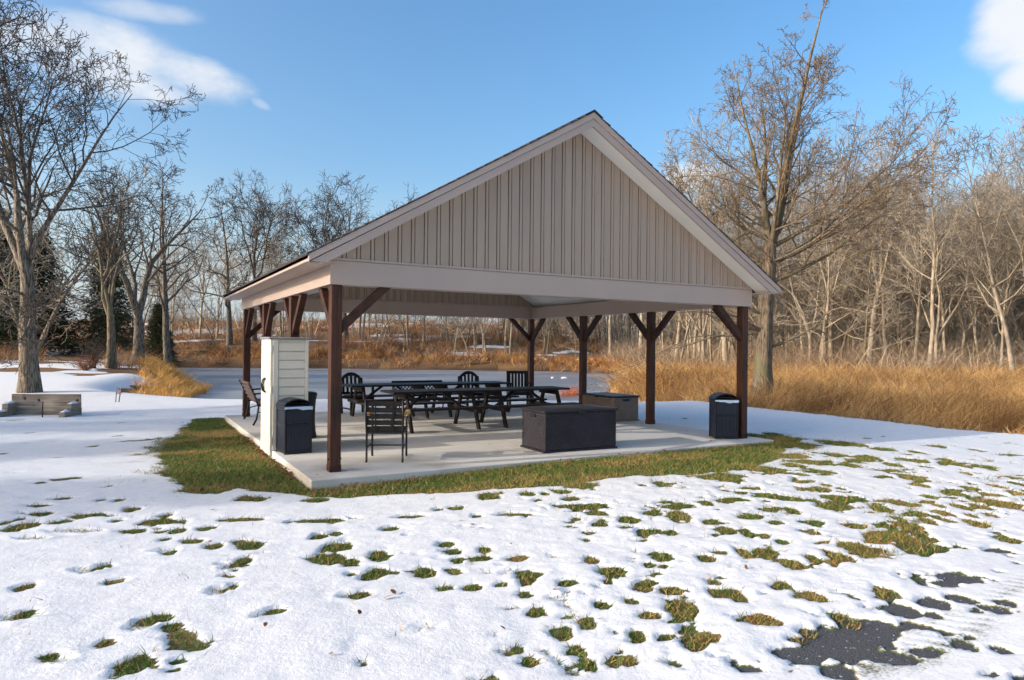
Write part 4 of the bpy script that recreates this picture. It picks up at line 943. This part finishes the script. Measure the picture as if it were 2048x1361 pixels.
# the big tree at the meadow edge right of the pavilion
x, y, _ = px_ground(1525, 812, -.3)
def meadow_tree():
    s = spec(minr=.0065, n=[9, 6, 5, 4, 0], wander=[.08, .13, .18, .22, .25], trop=[.05, .03, .02, .0, -.02], ang=[.8, .65, .75, .8, .7], ratio=[.5, .55, .52, .5, .5], lift=.1)
    t = Tree(77, s); pts, rad, d = trunk(t, 5.2, .29, .20, (.03, .0), 9, .02, 1.5)
    tops = []
    for (az, e, Ln, r) in ((-.5, 1.43, 8.5, .15), (2.7, 1.45, 6.0, .12), (-.45, 1.28, 6.8, .11), (1.1, 1.33, 6.4, .09), (4.3, 1.30, 5.4, .09)):
        p = pts[-1] - np.array([0, 0, t.r.uniform(0, .9)])
        dd = np.array([math.cos(az) * math.cos(e), math.sin(az) * math.cos(e), math.sin(e)])
        q, ra, _ = t.path(p, dd, Ln, r, .012, 12, .035, .03); t.tr.append((q, ra))
        nl = int(Ln * 2.0)
        a2 = t.r.uniform(0, 6.28)
        for k in range(nl):
            f = .08 + .9 * (k + t.r.uniform(0, 1)) / nl; f = min(f, .98); i = int(f * 12); qq = q[i]; a2 += 2.4 + t.r.uniform(-.5, .5)
            R_ = max(.5, 4.4 * (1.04 - (qq[2] - 3.5) / 10.2))
            limb(t, qq, a2, t.r.uniform(.35, .85), R_ * t.r.uniform(.55, 1.05), max(ra[i] * .5, .012), 1)
    for (az, el, Ln, f) in ((-.5, .55, 6.2, 1.0), (-.9, .42, 5.6, .9), (-.1, .5, 5.6, .95), (-.6, .30, 5.2, .8), (2.5, .5, 4.6, .95), (2.9, .35, 4.6, .85)):
        limb(t, pts[int(f * 9)] - np.array([0, 0, .1]), az, el, Ln, .075, 0)
    for k in range(20):
        f = t.r.uniform(.42, 1.0); i = min(int(f * 9), 8); limb(t, pts[i], t.r.uniform(0, 6.28), t.r.uniform(-.1, .4), t.r.uniform(2.2, 5.2), .05, 1)
    return t
plant_tree(meadow_tree(), 'meadow_tree', 'tall bare tree with dense spreading twigs at the edge of the golden grass', x, y, 0, bark='bark_brown', twig='twig_brown')

# trees on the far left bank
sL = spec(levels=3, minr=.012, n=[8, 7, 5, 0], wander=[.15, .2, .24, .26, .2], seg=[7, 5, 4, 3, 3], trop=[.05, .04, .02, .02, .02])
left_trees = [
    (decurrent(31, 10.6, .25, 3.2, 4, sL, (1.0, 1.35), lean=(.05, 0)), 222, 36, 'bark_brown', 'brown leaning forked tree at the end of the golden grass bank'),
    (decurrent(33, 12.2, .36, 3.2, 3, sL, (1.05, 1.4), lean=(.04, .0)), 276, 41, 'bark_grey', 'stout dark-based tree dividing into two heavy limbs on the pond bank'),
    (excurrent(35, 13.2, .26, sL, 20, .30, (.35, .95), .36), 337, 46, 'bark_grey', 'straight slender bare tree between the stout forked tree and the pond'),
    (excurrent(37, 17.5, .32, spec(levels=3, minr=.018, n=[9, 8, 6, 0], wander=[.15, .2, .24, .26]), 20, .22, (.1, 1.0), .30), 459, 77, 'bark_grey', 'tall bare tree with drooping lower limbs on the far shore beyond the garden bench'),
    (decurrent(39, 18.0, .32, 7.5, 5, spec(levels=3, minr=.018, n=[9, 8, 6, 0], wander=[.14, .2, .24, .26]), (1.0, 1.4)), 507, 80, 'bark_grey', 'bare tree with an upswept crown rising just above the eave over the garden bench'),
]
for (t, px, w, bk, lab) in left_trees:
    x, y = at_px(px, w); plant_tree(t, 'bank_tree', lab, x, y, 0, 1, bk, 'twig_grey')
# broad crown seen over the roof slope
t = decurrent(41, 18.5, .40, 6.0, 8, spec(levels=3, minr=.02, n=[11, 9, 6, 0], wander=[.12, .18, .24, .26], trop=[.03, .05, .04, .03]), (.6, 1.3))
x, y = at_px(690, 84); plant_tree(t, 'bank_tree', 'broad bare tree on the far shore whose rounded crown rises behind the roof', x, y, 0, 1, 'bark_grey', 'twig_grey')

def shade_oaks():
    t = decurrent(61, 10.0, .26, 3.0, 6, spec(levels=3, minr=.012, n=[10, 9, 7, 0]), (.7, 1.3)); a, b = t.meshes('oak_tree')
    for (u, w, rz, lab) in ((-24, 8.5, .3, 'bare oak beside the two small spruces at the lawn edge'), (-19.5, 12.0, 2.0, 'bare oak between the limb-spreading tree and the other lawn-edge oak')):
        x, y = cam_uw(u, w); o = thing('oak_tree', lab, 'tree', (x, y, gz(x, y)), rz); link('trunk', a, 'bark_grey', o); link('crown', b, 'twig_grey', o)
shade_oaks()
def proto(t, name, bark, twig): return (t.meshes(name), name, bark, twig)
sF = spec(levels=3, minr=.013, n=[8, 7, 5, 0], seg=[6, 5, 4, 3], wander=[.12, .18, .22, .25], trop=[.06, .05, .03, .02])
PROTO = [proto(excurrent(51, 15.5, .15, sF, 24, .34, (.5, 1.15), .27, wander=.045), 'slender_tree', 'bark_pale', 'twig_pale'),
         proto(excurrent(52, 14.0, .125, sF, 24, .26, (.4, 1.1), .29, lean=(.16, .0), wander=.05), 'slender_tree', 'bark_pale', 'twig_tan'),
         proto(decurrent(53, 16.0, .20, 6.5, 4, sF, (1.1, 1.4)), 'forked_tree', 'bark_pale', 'twig_pale'),
         proto(excurrent(54, 12.0, .11, sF, 24, .18, (.2, 1.0), .32, lean=(-.18, .06), wander=.06), 'slender_tree', 'bark_brown', 'twig_tan'),
         proto(decurrent(55, 14.0, .17, 3.5, 3, sF, (1.15, 1.4)), 'forked_tree', 'bark_pale', 'twig_tan'),
         proto(excurrent(56, 10.0, .08, spec(levels=3, minr=.012, n=[7, 6, 5, 0], seg=[6, 5, 4, 3]), 24, .15, (.2, .9), .34), 'young_tree', 'bark_brown', 'twig_tan')]
KIND = ['straight pale-barked bare tree', 'pale slightly leaning bare tree', 'tall pale forked bare tree', 'brown leaning bare tree', 'pale low-forking bare tree', 'young thin brown bare tree']
def place(pi, x, y, rz, sc_, where, group):
    (a, b), nm, bk, tw = PROTO[pi]
    o = thing(nm, KIND[pi] + ' ' + where, 'tree', (x, y, gz(x, y)), rz, group); o.scale = (sc_, sc_, sc_ * random.uniform(.92, 1.1))
    link('trunk', a, bk, o); link('crown', b, tw, o)
rr = np.random.RandomState(8)
placed = []
def scatter(n, u_rng, w_rng, ok, where, group, weights, smin=.75, smax=1.15, mind=1.5):
    c = 0; tries = 0
    while c < n and tries < 6000:
        tries += 1
        w = w_rng[0] + (w_rng[1] - w_rng[0]) * rr.rand() ** 1.0; u = u_rng[0] + (u_rng[1] - u_rng[0]) * rr.rand()
        if not ok(u, w): continue
        if any((u - a) ** 2 + (w - b) ** 2 < mind ** 2 for a, b in placed): continue
        placed.append((u, w)); x, y = cam_uw(u, w)
        place(int(rr.choice(6, p=weights)), x, y, rr.uniform(0, 6.28), rr.uniform(smin, smax), where, group); c += 1
pond_d = lambda u, w: float(poly_sdf(np.array([float(u)]), np.array([float(w)]), POND)[0])
G1 = 'bare trees of the woods beyond the golden grass'
scatter(165, (6, 62), (36, 72), lambda u, w: pond_d(u, w) > 3.0 and u < .86 * w and (u > .17 * w) and w > 52 - 1.1 * max(u - 8, 0) , 'in the woods beyond the golden grass', G1, [.18, .22, .15, .2, .13, .12], .62, 1.08, mind=1.1)
scatter(50, (4, 90), (72, 115), lambda u, w: u < .84 * w, 'deep in the woods beyond the golden grass', 'bare trees deep in the woods', [.3, .2, .25, .15, .1, 0], .8, 1.25)
G2 = 'bare trees along the far pond shore'
scatter(58, (-46, 9), (73.5, 96), lambda u, w: pond_d(u, w) > 2.5, 'on the brushy far shore of the pond', G2, [.2, .2, .15, .2, .15, .10], .6, .95)
scatter(16, (-50, -26), (36, 64), lambda u, w: pond_d(u, w) > 2.5 and u < -.60 * w, 'on the brushy slope beside the pond', 'bare trees on the slope beside the pond', [.15, .2, .15, .25, .15, .1], .7, 1.0)

# evergreens on the left slope
def ribbons(P, D, Ln, Wd, cols, bend, segs, side=None, rs=rng):
    """curved flat blades: base points, directions, lengths, widths, per-blade colours"""
    n = len(P); D = D / (np.linalg.norm(D, axis=1, keepdims=True) + 1e-9)
    rnd = rs.normal(size=(n, 3)); sd_ = np.cross(D, rnd); sd_ /= np.linalg.norm(sd_, axis=1, keepdims=True) + 1e-9
    V = np.zeros((n, 2 * segs + 1, 3)); C = np.zeros((n, 2 * segs + 1, 3))
    for k in range(segs):
        t = k / segs; c = P + D * (Ln * t)[:, None] + bend * (Ln * t * t)[:, None]
        hw = (Wd * .5 * (1 - .55 * t))[:, None]
        V[:, 2 * k] = c - sd_ * hw; V[:, 2 * k + 1] = c + sd_ * hw; C[:, 2 * k] = C[:, 2 * k + 1] = cols
    V[:, -1] = P + D * Ln[:, None] + bend * Ln[:, None]; C[:, -1] = cols
    b = np.arange(n)[:, None] * (2 * segs + 1)
    q = np.concatenate([b + np.array([2 * k, 2 * k + 1, 2 * k + 3, 2 * k + 2])[None] for k in range(segs - 1)]) if segs > 1 else np.zeros((0, 4), int)
    tr = b + np.array([2 * segs - 2, 2 * segs - 1, 2 * segs])[None]
    return V.reshape(-1, 3), [q, tr], C.reshape(-1, 3)
def conifer(name, label, px, w, H, R, c0, c1, seed):
    r = np.random.RandomState(seed); x, y = at_px(px, w)
    o = thing(name, label, 'tree', (x, y, gz(x, y)), 0)
    t = Tree(seed, spec(levels=1, minr=.02, seg=[5, 3, 3], n=[3, 0])); pts, rad, _ = trunk(t, H, .2, .02)
    P = []; D = []
    nb = 150
    for k in range(nb):
        f = .06 + .93 * (k + r.rand()) / nb; az = k * 2.4 + r.uniform(-.4, .4); Ln = R * (1.02 - f) ** .75 * r.uniform(.7, 1.15) + .15
        z0 = f * H; dr = np.array([math.cos(az), math.sin(az), .0]); droop = r.uniform(-.05, .35) * (1 - f)
        m = int(16 + 60 * Ln / R)
        s_ = r.rand(m) ** .7
        base = np.array([0, 0, z0]) + dr * (Ln * s_)[:, None] + UP * (-(droop) * Ln * s_ ** 1.5)[:, None] + r.normal(size=(m, 3)) * .09 * (1 + s_[:, None])
        P.append(base); D.append(dr * .8 + r.normal(size=(m, 3)) * .55 + UP * .12)
        q = np.array([np.array([0, 0, z0]) + dr * Ln * a - UP * droop * Ln * a ** 1.5 for a in (0, .35, .7, 1.0)]); t.cr.append((q, np.array([.035, .025, .015, .008])))
    P = np.concatenate(P); D = np.concatenate(D); n = len(P)
    k = r.rand(n)[:, None]; cols = np.array(c0) * (1 - k) + np.array(c1) * k
    V, Fc, C = ribbons(P, D, r.uniform(.22, .5, n), r.uniform(.05, .11, n), cols, np.array([0, 0, -.25])[None] * r.rand(n)[:, None], 2, rs=r)
    a, b = t.meshes(name); link('trunk', a, 'bark_brown', o); link('limbs', b, 'twig_grey', o)
    link('needles', fast_mesh(name, V, Fc, cols=C, smooth=False), 'needle', o)
conifer('spruce_tree', 'dark green spruce low behind the thick furrowed trunk', 78, 46, 8.0, 2.6, (.012, .020, .010), (.030, .045, .018), 1)
conifer('spruce_tree', 'taller dark green spruce next to the low one behind the thick trunk', -10, 47, 10.0, 3.2, (.012, .020, .010), (.034, .048, .020), 2)
def conifer_uw(u, w, *a): conifer(a[0], a[1], u / w * F_PX + 1024, w, *a[2:])
conifer_uw(-19.5, 1.0, 'spruce_tree', 'small dark spruce standing at the driveway end of the lawn', 7.0, 2.8, (.012, .020, .010), (.034, .048, .020), 5)
conifer_uw(-24.0, 3.4, 'spruce_tree', 'dark spruce between the driveway-end spruce and the bare oaks', 7.4, 3.0, (.012, .020, .010), (.034, .048, .020), 6)
conifer('cedar_tree', 'olive green cedar behind the brown leaning forked tree', 215, 50, 9.0, 2.4, (.055, .062, .028), (.13, .125, .06), 3)
conifer('cedar_tree', 'slim olive cedar between the stout forked tree and straight slender tree', 318, 62, 5.5, 1.2, (.055, .06, .03), (.13, .12, .06), 4)

# ------------------------------------------------------------------ grasses, brush, litter
def stuff(name, V, Fc, C, m, label, cat):
    o = link(name, fast_mesh(name, V, Fc, cols=C, smooth=False), m); return tag(o, label, cat, kind='stuff')
def lawn_grass():
    r = np.random.RandomState(4); X = []; Y = []; BR = []; SC = []
    # melted strip beside the slab
    n = 330000; xs = r.uniform(-2.2, 9.0, n); ys = r.uniform(-2.2, 9.3, n)
    T, _ = snow_depth(xs, ys); ds = poly_sdf(xs, ys, STRIP)
    k = (T < .008) & (ds < .5) & ~((xs > SLAB[0] - .015) & (xs < SLAB[1] + .015) & (ys > SLAB[2] - .015) & (ys < SLAB[3] + .015))
    xs = xs[k]; ys = ys[k]; X.append(xs); Y.append(ys); BR.append(np.clip((fbm(xs * 1.3, ys * 2.2, 4) - .46) * 5.0, 0, 1)); SC.append(np.ones(len(xs)))
    for (px, py, a, b, br) in PATCH_W:
        w = uw_of(px, py)[1]
        if w > 26: continue
        m = int(min(a * b * 3.14 * 1.3 * (6500 if w < 6 else 3800 if w < 9 else 2200), 4200)) + 20
        du = r.uniform(-1.15, 1.15, m); dv = r.uniform(-1.15, 1.15, m); kk = du * du + dv * dv < 1.25; du = du[kk] * a; dv = dv[kk] * b
        xs = px + RT[0] * du + FW[0] * dv; ys = py + RT[1] * du + FW[1] * dv
        T, _ = snow_depth(xs, ys); kk = T < .012; xs = xs[kk]; ys = ys[kk]
        X.append(xs); Y.append(ys); BR.append(np.clip(br + r.normal(size=len(xs)) * .22, 0, 1)); SC.append(np.full(len(xs), .72))
    # tips poking through thin snow
    n = 170000; u = r.uniform(-5, 9, n); w = r.uniform(2.9, 13, n); xs, ys = cam_uw(u, w); T, _ = snow_depth(xs, ys)
    cl = fbm(xs * 3.3 + 8, ys * 3.3, 3); k = ((T < .012) | ((T < .07) & (cl > .66) & (r.rand(n) < .085))) & (ys > EDGE(xs) + .1) & ~((xs > SLAB[0] - .03) & (xs < SLAB[1] + .03) & (ys > SLAB[2] - .03) & (ys < SLAB[3] + .03))
    xs = xs[k]; ys = ys[k]; X.append(xs); Y.append(ys); BR.append(np.clip(.35 + r.normal(size=len(xs)) * .3, 0, 1)); SC.append(np.full(len(xs), 1.25))
    x = np.concatenate(X); y = np.concatenate(Y); br = np.concatenate(BR); scl = np.concatenate(SC); n = len(x)
    z = terrain(x, y) - .005
    w_of = uw_of(x, y)[1]
    g0 = np.array([.055, .105, .02]); g1 = np.array([.15, .225, .05]); st = np.array([.46, .33, .125]); rd = np.array([.22, .09, .03])
    k = r.rand(n)[:, None]; c = g0 * (1 - k) + g1 * k; pick = (r.rand(n) < .08 + br * .9)[:, None]; k2 = r.rand(n)[:, None]; kr = np.where(w_of > 7.5, .35, .85)[:, None]; c = np.where(pick, st * (1 - k2 * kr) + rd * k2 * kr, c)
    D = np.stack([r.normal(size=n) * .55, r.normal(size=n) * .55, np.full(n, 1.0)], 1)
    Ln = r.uniform(.035, .075, n) * scl; Wd = r.uniform(.004, .008, n)
    bend = np.stack([r.normal(size=n) * .35, r.normal(size=n) * .35, -.25 * r.rand(n)], 1)
    V, Fc, C = ribbons(np.stack([x, y, z], 1), D, Ln, Wd, c, bend, 2, rs=r)
    stuff('lawn_grass', V, Fc, C, 'blade', 'short green and straw lawn grass showing where snow has melted', 'grass')
lawn_grass()
def golden_grass():
    r = np.random.RandomState(6); n0 = 300000
    u = r.uniform(3, 46, n0); w = 11 + 40 * r.rand(n0) ** 1.25; x, y = cam_uw(u, w)
    d = meadow_edge(x, y); dens = np.clip(1.25 - w / 52, .25, 1)
    clump = .5 * fbm(x * .55, y * .55, 3) + .5 * np.clip(.5 + 1.5 * (fbm(x * 1.5, y * 1.5, 3) - .5), 0, 1)
    k = (d < -.05 + .4 * (fbm(x * 1.2, y * 1.2, 2) - .5)) & (u < .86 * w + 1.5) & (r.rand(n0) < dens * (-.1 + 2.0 * clump)) & (poly_sdf(u, w, POND) > .8)
    x = x[k]; y = y[k]; w = w[k]; d = d[k]; clump = clump[k]; n = len(x); z = terrain(x, y) - .02
    edge = sstep(0, -1.8, d)
    Ln = (.28 + .54 * edge) * r.uniform(.55, 1.3, n) * (.35 + 1.3 * clump) * (1 + .25 * sstep(22, 34, w))
    lx = fbm(x * .35 + 3, y * .35, 2) - .5; ly = fbm(x * .35 - 7, y * .35 + 4, 2) - .5
    D = np.stack([r.normal(size=n) * .42 + .8 * lx, r.normal(size=n) * .42 + .8 * ly, np.ones(n)], 1)
    bend = np.stack([r.normal(size=n) * .45 + .9 * lx, r.normal(size=n) * .45 + .9 * ly, -.22 * r.rand(n)], 1)
    a = np.array([.56, .31, .10]); b = np.array([.82, .55, .25]); e = np.array([.17, .08, .035]); t1 = r.rand(n)[:, None]
    tone = np.clip((fbm(x * 1.1 + 11, y * 1.1, 4) - .44) * 5, 0, 1)[:, None]
    c = a * (1 - t1) + b * t1; c = c * (1 - .75 * tone) + e * .75 * tone
    c = np.where((r.rand(n) < .16)[:, None], e, c)
    V, Fc, C = ribbons(np.stack([x, y, z], 1), D, Ln, r.uniform(.0045, .010, n) * (1 + .03 * w), c, bend, 3, rs=r)
    stuff('golden_grass', V, Fc, C, 'blade', 'tall dry golden meadow grass between the snowy lawn and the woods', 'grass')
    # bank of golden tufts on the left of the pond, and by the ice behind the pavilion
    P = []
    line = [(-13.9, 27.6), (-15.0, 32), (-16.6, 36.0), (-19.0, 39.5), (-22.0, 43), (-27, 52)]
    for k in range(190):
        t = r.rand() * (len(line) - 1); i = int(t); p = np.array(line[i]) + (np.array(line[i + 1]) - np.array(line[i])) * (t - i)
        P.append((p[0] - r.uniform(.0, 1.9) + r.normal() * .3, p[1] + r.normal() * .6, 1))
    far = [(-35, 73.0), (-20, 74.6), (-4, 73.8), (4, 72.2), (9.5, 69.5), (11.8, 62.5)]
    for k in range(260):
        t = r.rand() * (len(far) - 1); i = int(t); p = np.array(far[i]) + (np.array(far[i + 1]) - np.array(far[i])) * (t - i); P.append((p[0] + r.normal() * .6, p[1] + abs(r.normal()) * .9, 2))
    X = []; Hs = []; Cc = []
    for (a_, b_, kd) in P:
        m = 60 if kd == 1 else 26; hb = r.uniform(.35, .85) if kd == 1 else .8; X.append(np.stack([a_ + r.normal(size=m) * .15, b_ + r.normal(size=m) * .15], 1)); Hs.append(np.full(m, hb) * r.uniform(.6, 1.15, m))
        base = np.array([.66, .38, .12]) if (kd == 1 or r.rand() < .45) else np.array([.33, .14, .045]); Cc.append(base * r.uniform(.65, 1.25, (m, 1)))
    X = np.concatenate(X); Hs = np.concatenate(Hs); Cc = np.concatenate(Cc); x, y = cam_uw(X[:, 0], X[:, 1]); n = len(x)
    z = np.maximum(terrain(x, y), ICE_Z) - .02
    D = np.stack([r.normal(size=n) * .35, r.normal(size=n) * .35, np.ones(n)], 1); bend = np.stack([r.normal(size=n) * .4, r.normal(size=n) * .4, -.25 * r.rand(n)], 1)
    V, Fc, C = ribbons(np.stack([x, y, z], 1), D, Hs, r.uniform(.015, .03, n), Cc, bend, 3, rs=r)
    stuff('shore_grass', V, Fc, C, 'blade', 'dry golden and rusty grass tufts along the pond shore', 'grass')
golden_grass()
def brush():
    r = np.random.RandomState(9)
    def make(pts, hgt, ns, wid, cols, spread, name, label, cat='brush'):
        P = []; D = []; Ln = []; Wd = []; C = []; B = []
        for (u, w) in pts:
            x, y = cam_uw(u, w); h = hgt * r.uniform(.55, 1.3); m = ns; base = cols[r.randint(len(cols))]
            P.append(np.stack([x + r.normal(size=m) * .25 * h, y + r.normal(size=m) * .25 * h, np.zeros(m)], 1)); D.append(np.stack([r.normal(size=m) * spread, r.normal(size=m) * spread, np.ones(m)], 1))
            Ln.append(h * r.uniform(.5, 1.1, m)); Wd.append(wid * r.uniform(.6, 1.4, m)); C.append(np.array(base)[None] * r.uniform(.6, 1.35, (m, 1))); B.append(np.stack([r.normal(size=m) * .45, r.normal(size=m) * .45, -.35 * r.rand(m)], 1))
        P = np.concatenate(P); P[:, 2] = terrain(P[:, 0], P[:, 1]) - .03
        V, Fc, Cc = ribbons(P, np.concatenate(D), np.concatenate(Ln), np.concatenate(Wd), np.concatenate(C), np.concatenate(B), 3, rs=r)
        stuff(name, V, Fc, Cc, 'stem', label, cat)
    rust = [(.36, .14, .045), (.46, .21, .07), (.27, .125, .06), (.13, .075, .045), (.28, .20, .135), (.48, .28, .12), (.36, .27, .18), (.09, .055, .04)]
    grey = [(.30, .23, .16), (.24, .18, .125), (.38, .30, .21), (.18, .13, .09), (.30, .19, .11)]
    pts = []
    UU = r.uniform(-75, 14, 16000); WW = 60 + 75 * r.rand(16000) ** 1.3; dd = poly_sdf(UU, WW, POND); ff = fbm(UU * .12, WW * .12, 3)
    pts = [(a, b) for a, b, c, f in zip(UU, WW, dd, ff) if c > .5 and b > 58 and (f > .44 or c < 3.5)][:4300]
    make(pts, 1.45, 20, .028, rust, .45, 'hillside_brush', 'rust and tan brush covering the far bank and hillside')
    pts = []
    while len(pts) < 2300:
        w = 37 + 60 * r.rand() ** 1.2; u = r.uniform(6, 75)
        if u < .86 * w and u > .15 * w and pond_d(u, w) > 2.5 and w > 50 - 1.0 * max(u - 8, 0) and fbm(np.array([u * .2]), np.array([w * .2]), 2)[0] > .36: pts.append((u, w))
    make(pts, 2.8, 24, .026, grey, .32, 'forest_understory', 'tangled grey brown understory between the trees of the woods')
    pts = []
    while len(pts) < 800:
        w = 36 + 48 * r.rand(); u = -r.uniform(.34, .88) * w
        if pond_d(u, w) > 3.2 and not (-.70 < u / w < -.60 and w < 60): pts.append((u, w))
    make(pts, 1.35, 24, .022, rust + rust[:2] + grey[:2], .5, 'slope_brush', 'brown brush and brambles on the slope beside the pond')
brush()
def distant_woods():
    r = np.random.RandomState(19); n = 9000
    w = 92 + 60 * r.rand(n); u = r.uniform(-.95, .95, n) * w; k = (u > -.02 * w) | (r.rand(n) < .22); u = u[k]; w = w[k]; n = len(u)
    x, y = cam_uw(u, w); H = r.uniform(3, 10, n) * np.where(u > 0, 1.45, .55)
    P = np.stack([x, y, terrain(x, y) - .1], 1); D = np.stack([r.normal(size=n) * .16, r.normal(size=n) * .16, np.ones(n)], 1); base = np.array([[.28, .22, .16], [.38, .32, .24], [.19, .145, .10]])[r.randint(0, 3, n)]
    V1, F1, C1 = ribbons(P, D, H, r.uniform(.06, .22, n) * np.where(u > 0, 1, .6), base * r.uniform(.6, 1.3, (n, 1)), r.normal(size=(n, 3)) * .10, 3, rs=r)
    m = 42000; i = r.randint(0, n, m); f = r.uniform(.15, 1, m); Dn = D / np.linalg.norm(D, axis=1, keepdims=True)
    V2, F2, C2 = ribbons(P[i] + Dn[i] * (H[i] * f)[:, None], np.stack([r.normal(size=m) * .7, r.normal(size=m) * .7, r.uniform(.2, 1.2, m)], 1), H[i] * r.uniform(.12, .3, m), r.uniform(.04, .08, m), base[i] * .85, r.normal(size=(m, 3)) * .1, 2, rs=r)
    stuff('distant_woods', np.concatenate([V1, V2]), [a for a in F1] + [b + len(V1) for b in F2], np.concatenate([C1, C2]), 'stem', 'far grey brown mass of bare woods behind the pond and meadow', 'woods')
distant_woods()
def shrubs():
    r = np.random.RandomState(12)
    for (px, w, h, col, lab) in [(172, 33.5, 1.0, (.22, .09, .045), 'low reddish brown shrub at the edge of the snowy lawn'), (185, 35, 1.9, (.06, .045, .035), 'thin dark upright sapling shrub above the low reddish shrub'),
                                 (568, 76, 3.0, (.16, .12, .08), 'bare rounded shrub on the far shore behind the cabinet'), (420, 74.5, 2.6, (.07, .055, .045), 'dark twiggy shrub at the far shore below the droopy tall tree'),
                                 (1135, 35.5, .9, (.45, .12, .04), 'orange leafy shrub at the pond edge behind the picnic tables'), (1150, 36.5, 1.0, (.40, .12, .05), 'orange red shrub beside the post at the pond edge')]:
        x, y = at_px(px, w); z = gz(x, y); m = 90
        o = thing('shrub', lab, 'shrub', (x, y, z))
        k = r.rand(m) * 6.28; P = np.stack([np.cos(k) * .1 * h * r.rand(m), np.sin(k) * .1 * h * r.rand(m), np.full(m, -.03)], 1)
        sp = .25 if h > 1.8 and h < 2 else .6
        D = np.stack([r.normal(size=m) * sp, r.normal(size=m) * sp, np.ones(m)], 1); Ln = h * r.uniform(.5, 1.05, m)
        V, Fc, C = ribbons(P, D, Ln, np.full(m, .022) * r.uniform(.5, 1.3, m), np.array(col)[None] * r.uniform(.6, 1.4, (m, 1)), np.stack([r.normal(size=m) * .3, r.normal(size=m) * .3, -.1 * r.rand(m)], 1), 3, rs=r)
        link('stems', fast_mesh('stems', V, Fc, cols=C, smooth=False), 'stem', o)
        # side twigs
        i = r.randint(0, m, 500); f = r.uniform(.25, .95, 500); D2 = D / np.linalg.norm(D, axis=1, keepdims=True); P2 = P[i] + D2[i] * (Ln[i] * f)[:, None]
        V, Fc, C = ribbons(P2, D2[i] + r.normal(size=(500, 3)) * .6, h * r.uniform(.1, .3, 500), np.full(500, .014), np.array(col)[None] * r.uniform(.6, 1.5, (500, 1)), r.normal(size=(500, 3)) * .1, 2, rs=r)
        link('twigs', fast_mesh('twigs', V, Fc, cols=C, smooth=False), 'stem', o)
shrubs()
def fallen_logs():
    r = np.random.RandomState(15)
    for i, (px, w, Ln, az, rad, lab) in enumerate([(405, 73.8, 6.0, .05, .10, 'dark fallen limb lying along the far shore beside the twiggy shrub'), (350, 72, 5.0, -.08, .09, 'dark fallen limb on the bank below the straight slender tree'), (960, 73.2, 5.5, .1, .09, 'grey fallen limbs at the far waterline behind the round-backed chair'), (1560, 32.0, 2.6, -.12, .06, 'pale fallen branch in the golden grass beside the meadow tree')]):
        x, y = at_px(px, w); t = thing('fallen_branch', lab, 'branch', (x, y, gz(x, y) + rad * .6), -YAW + az)
        MB().tube([(-Ln / 2, 0, .0), (-Ln / 4, .1, .05), (0, 0, .12), (Ln / 4, -.1, .25), (Ln / 2, .05, .45)], [rad, rad * .9, rad * .8, rad * .6, rad * .3], 7).build('stem', 'bark_pale' if i == 3 else 'bark_brown', t, smooth=True)
        for k in range(5):
            a = r.uniform(-.35, .45) * Ln; s_ = r.choice([-1, 1])
            MB().tube([(a, 0, .1), (a + .3, s_ * .25, .45), (a + .8, s_ * .4, .9)], [rad * .4, rad * .3, rad * .1], 5).build('side_branch', 'bark_pale' if i == 3 else 'bark_brown', t, smooth=True)
fallen_logs()
def leaves():
    r = np.random.RandomState(17); n0 = 2600
    x = r.uniform(-2.0, 9, n0); y = r.uniform(-6.0, 8.5, n0)
    T, _ = snow_depth(x, y); ds = poly_sdf(x, y, STRIP); keep = (((ds < .1) & (r.rand(n0) < .8)) | (r.rand(n0) < .05)) & (y > EDGE(x))
    on = (x > SLAB[0]) & (x < SLAB[1]) & (y > SLAB[2]) & (y < SLAB[3]); keep &= ~on | (r.rand(n0) < .03)
    x = x[keep]; y = y[keep]; T = T[keep]; on = on[keep]; n = len(x); z = np.where(on, .006, terrain(x, y) + np.maximum(T, .03) + .006)
    # drift of leaves along the slab's edge
    m = 260; ye = r.uniform(.2, 5.0, m); xe = SLAB[0] - abs(r.normal(size=m)) * .07 - .02; x = np.r_[x, xe]; y = np.r_[y, ye]; z = np.r_[z, terrain(xe, ye) + .03 + .03 * r.rand(m)]; n = len(x)
    a = r.uniform(0, 6.28, n); s_ = r.uniform(.016, .034, n); tilt = r.normal(size=(n, 2)) * .35
    V = np.zeros((n, 6, 3)); k = 0
    for j, (p, q) in enumerate(((-1, 0), (-.3, -.5), (.5, -.45), (1.1, 0), (.5, .45), (-.3, .5))):
        dx = (p * np.cos(a) - q * np.sin(a)) * s_; dy = (p * np.sin(a) + q * np.cos(a)) * s_
        V[:, j] = np.stack([x + dx, y + dy, z + dx * tilt[:, 0] + dy * tilt[:, 1] + (.25 * abs(q)) * s_], 1)
    b = np.arange(n)[:, None] * 6; Fc = [b + np.array([0, 1, 4, 5]), b + np.array([1, 2, 3, 4])]
    c = np.array([.15, .075, .035])[None] * r.uniform(.5, 1.5, (n, 1)) + np.array([.03, .0, .0]); C = np.repeat(c, 6, 0)
    stuff('fallen_leaves', V.reshape(-1, 3), Fc, C, 'stem', 'small curled brown leaves scattered over the grass beside the slab', 'leaves')
leaves()
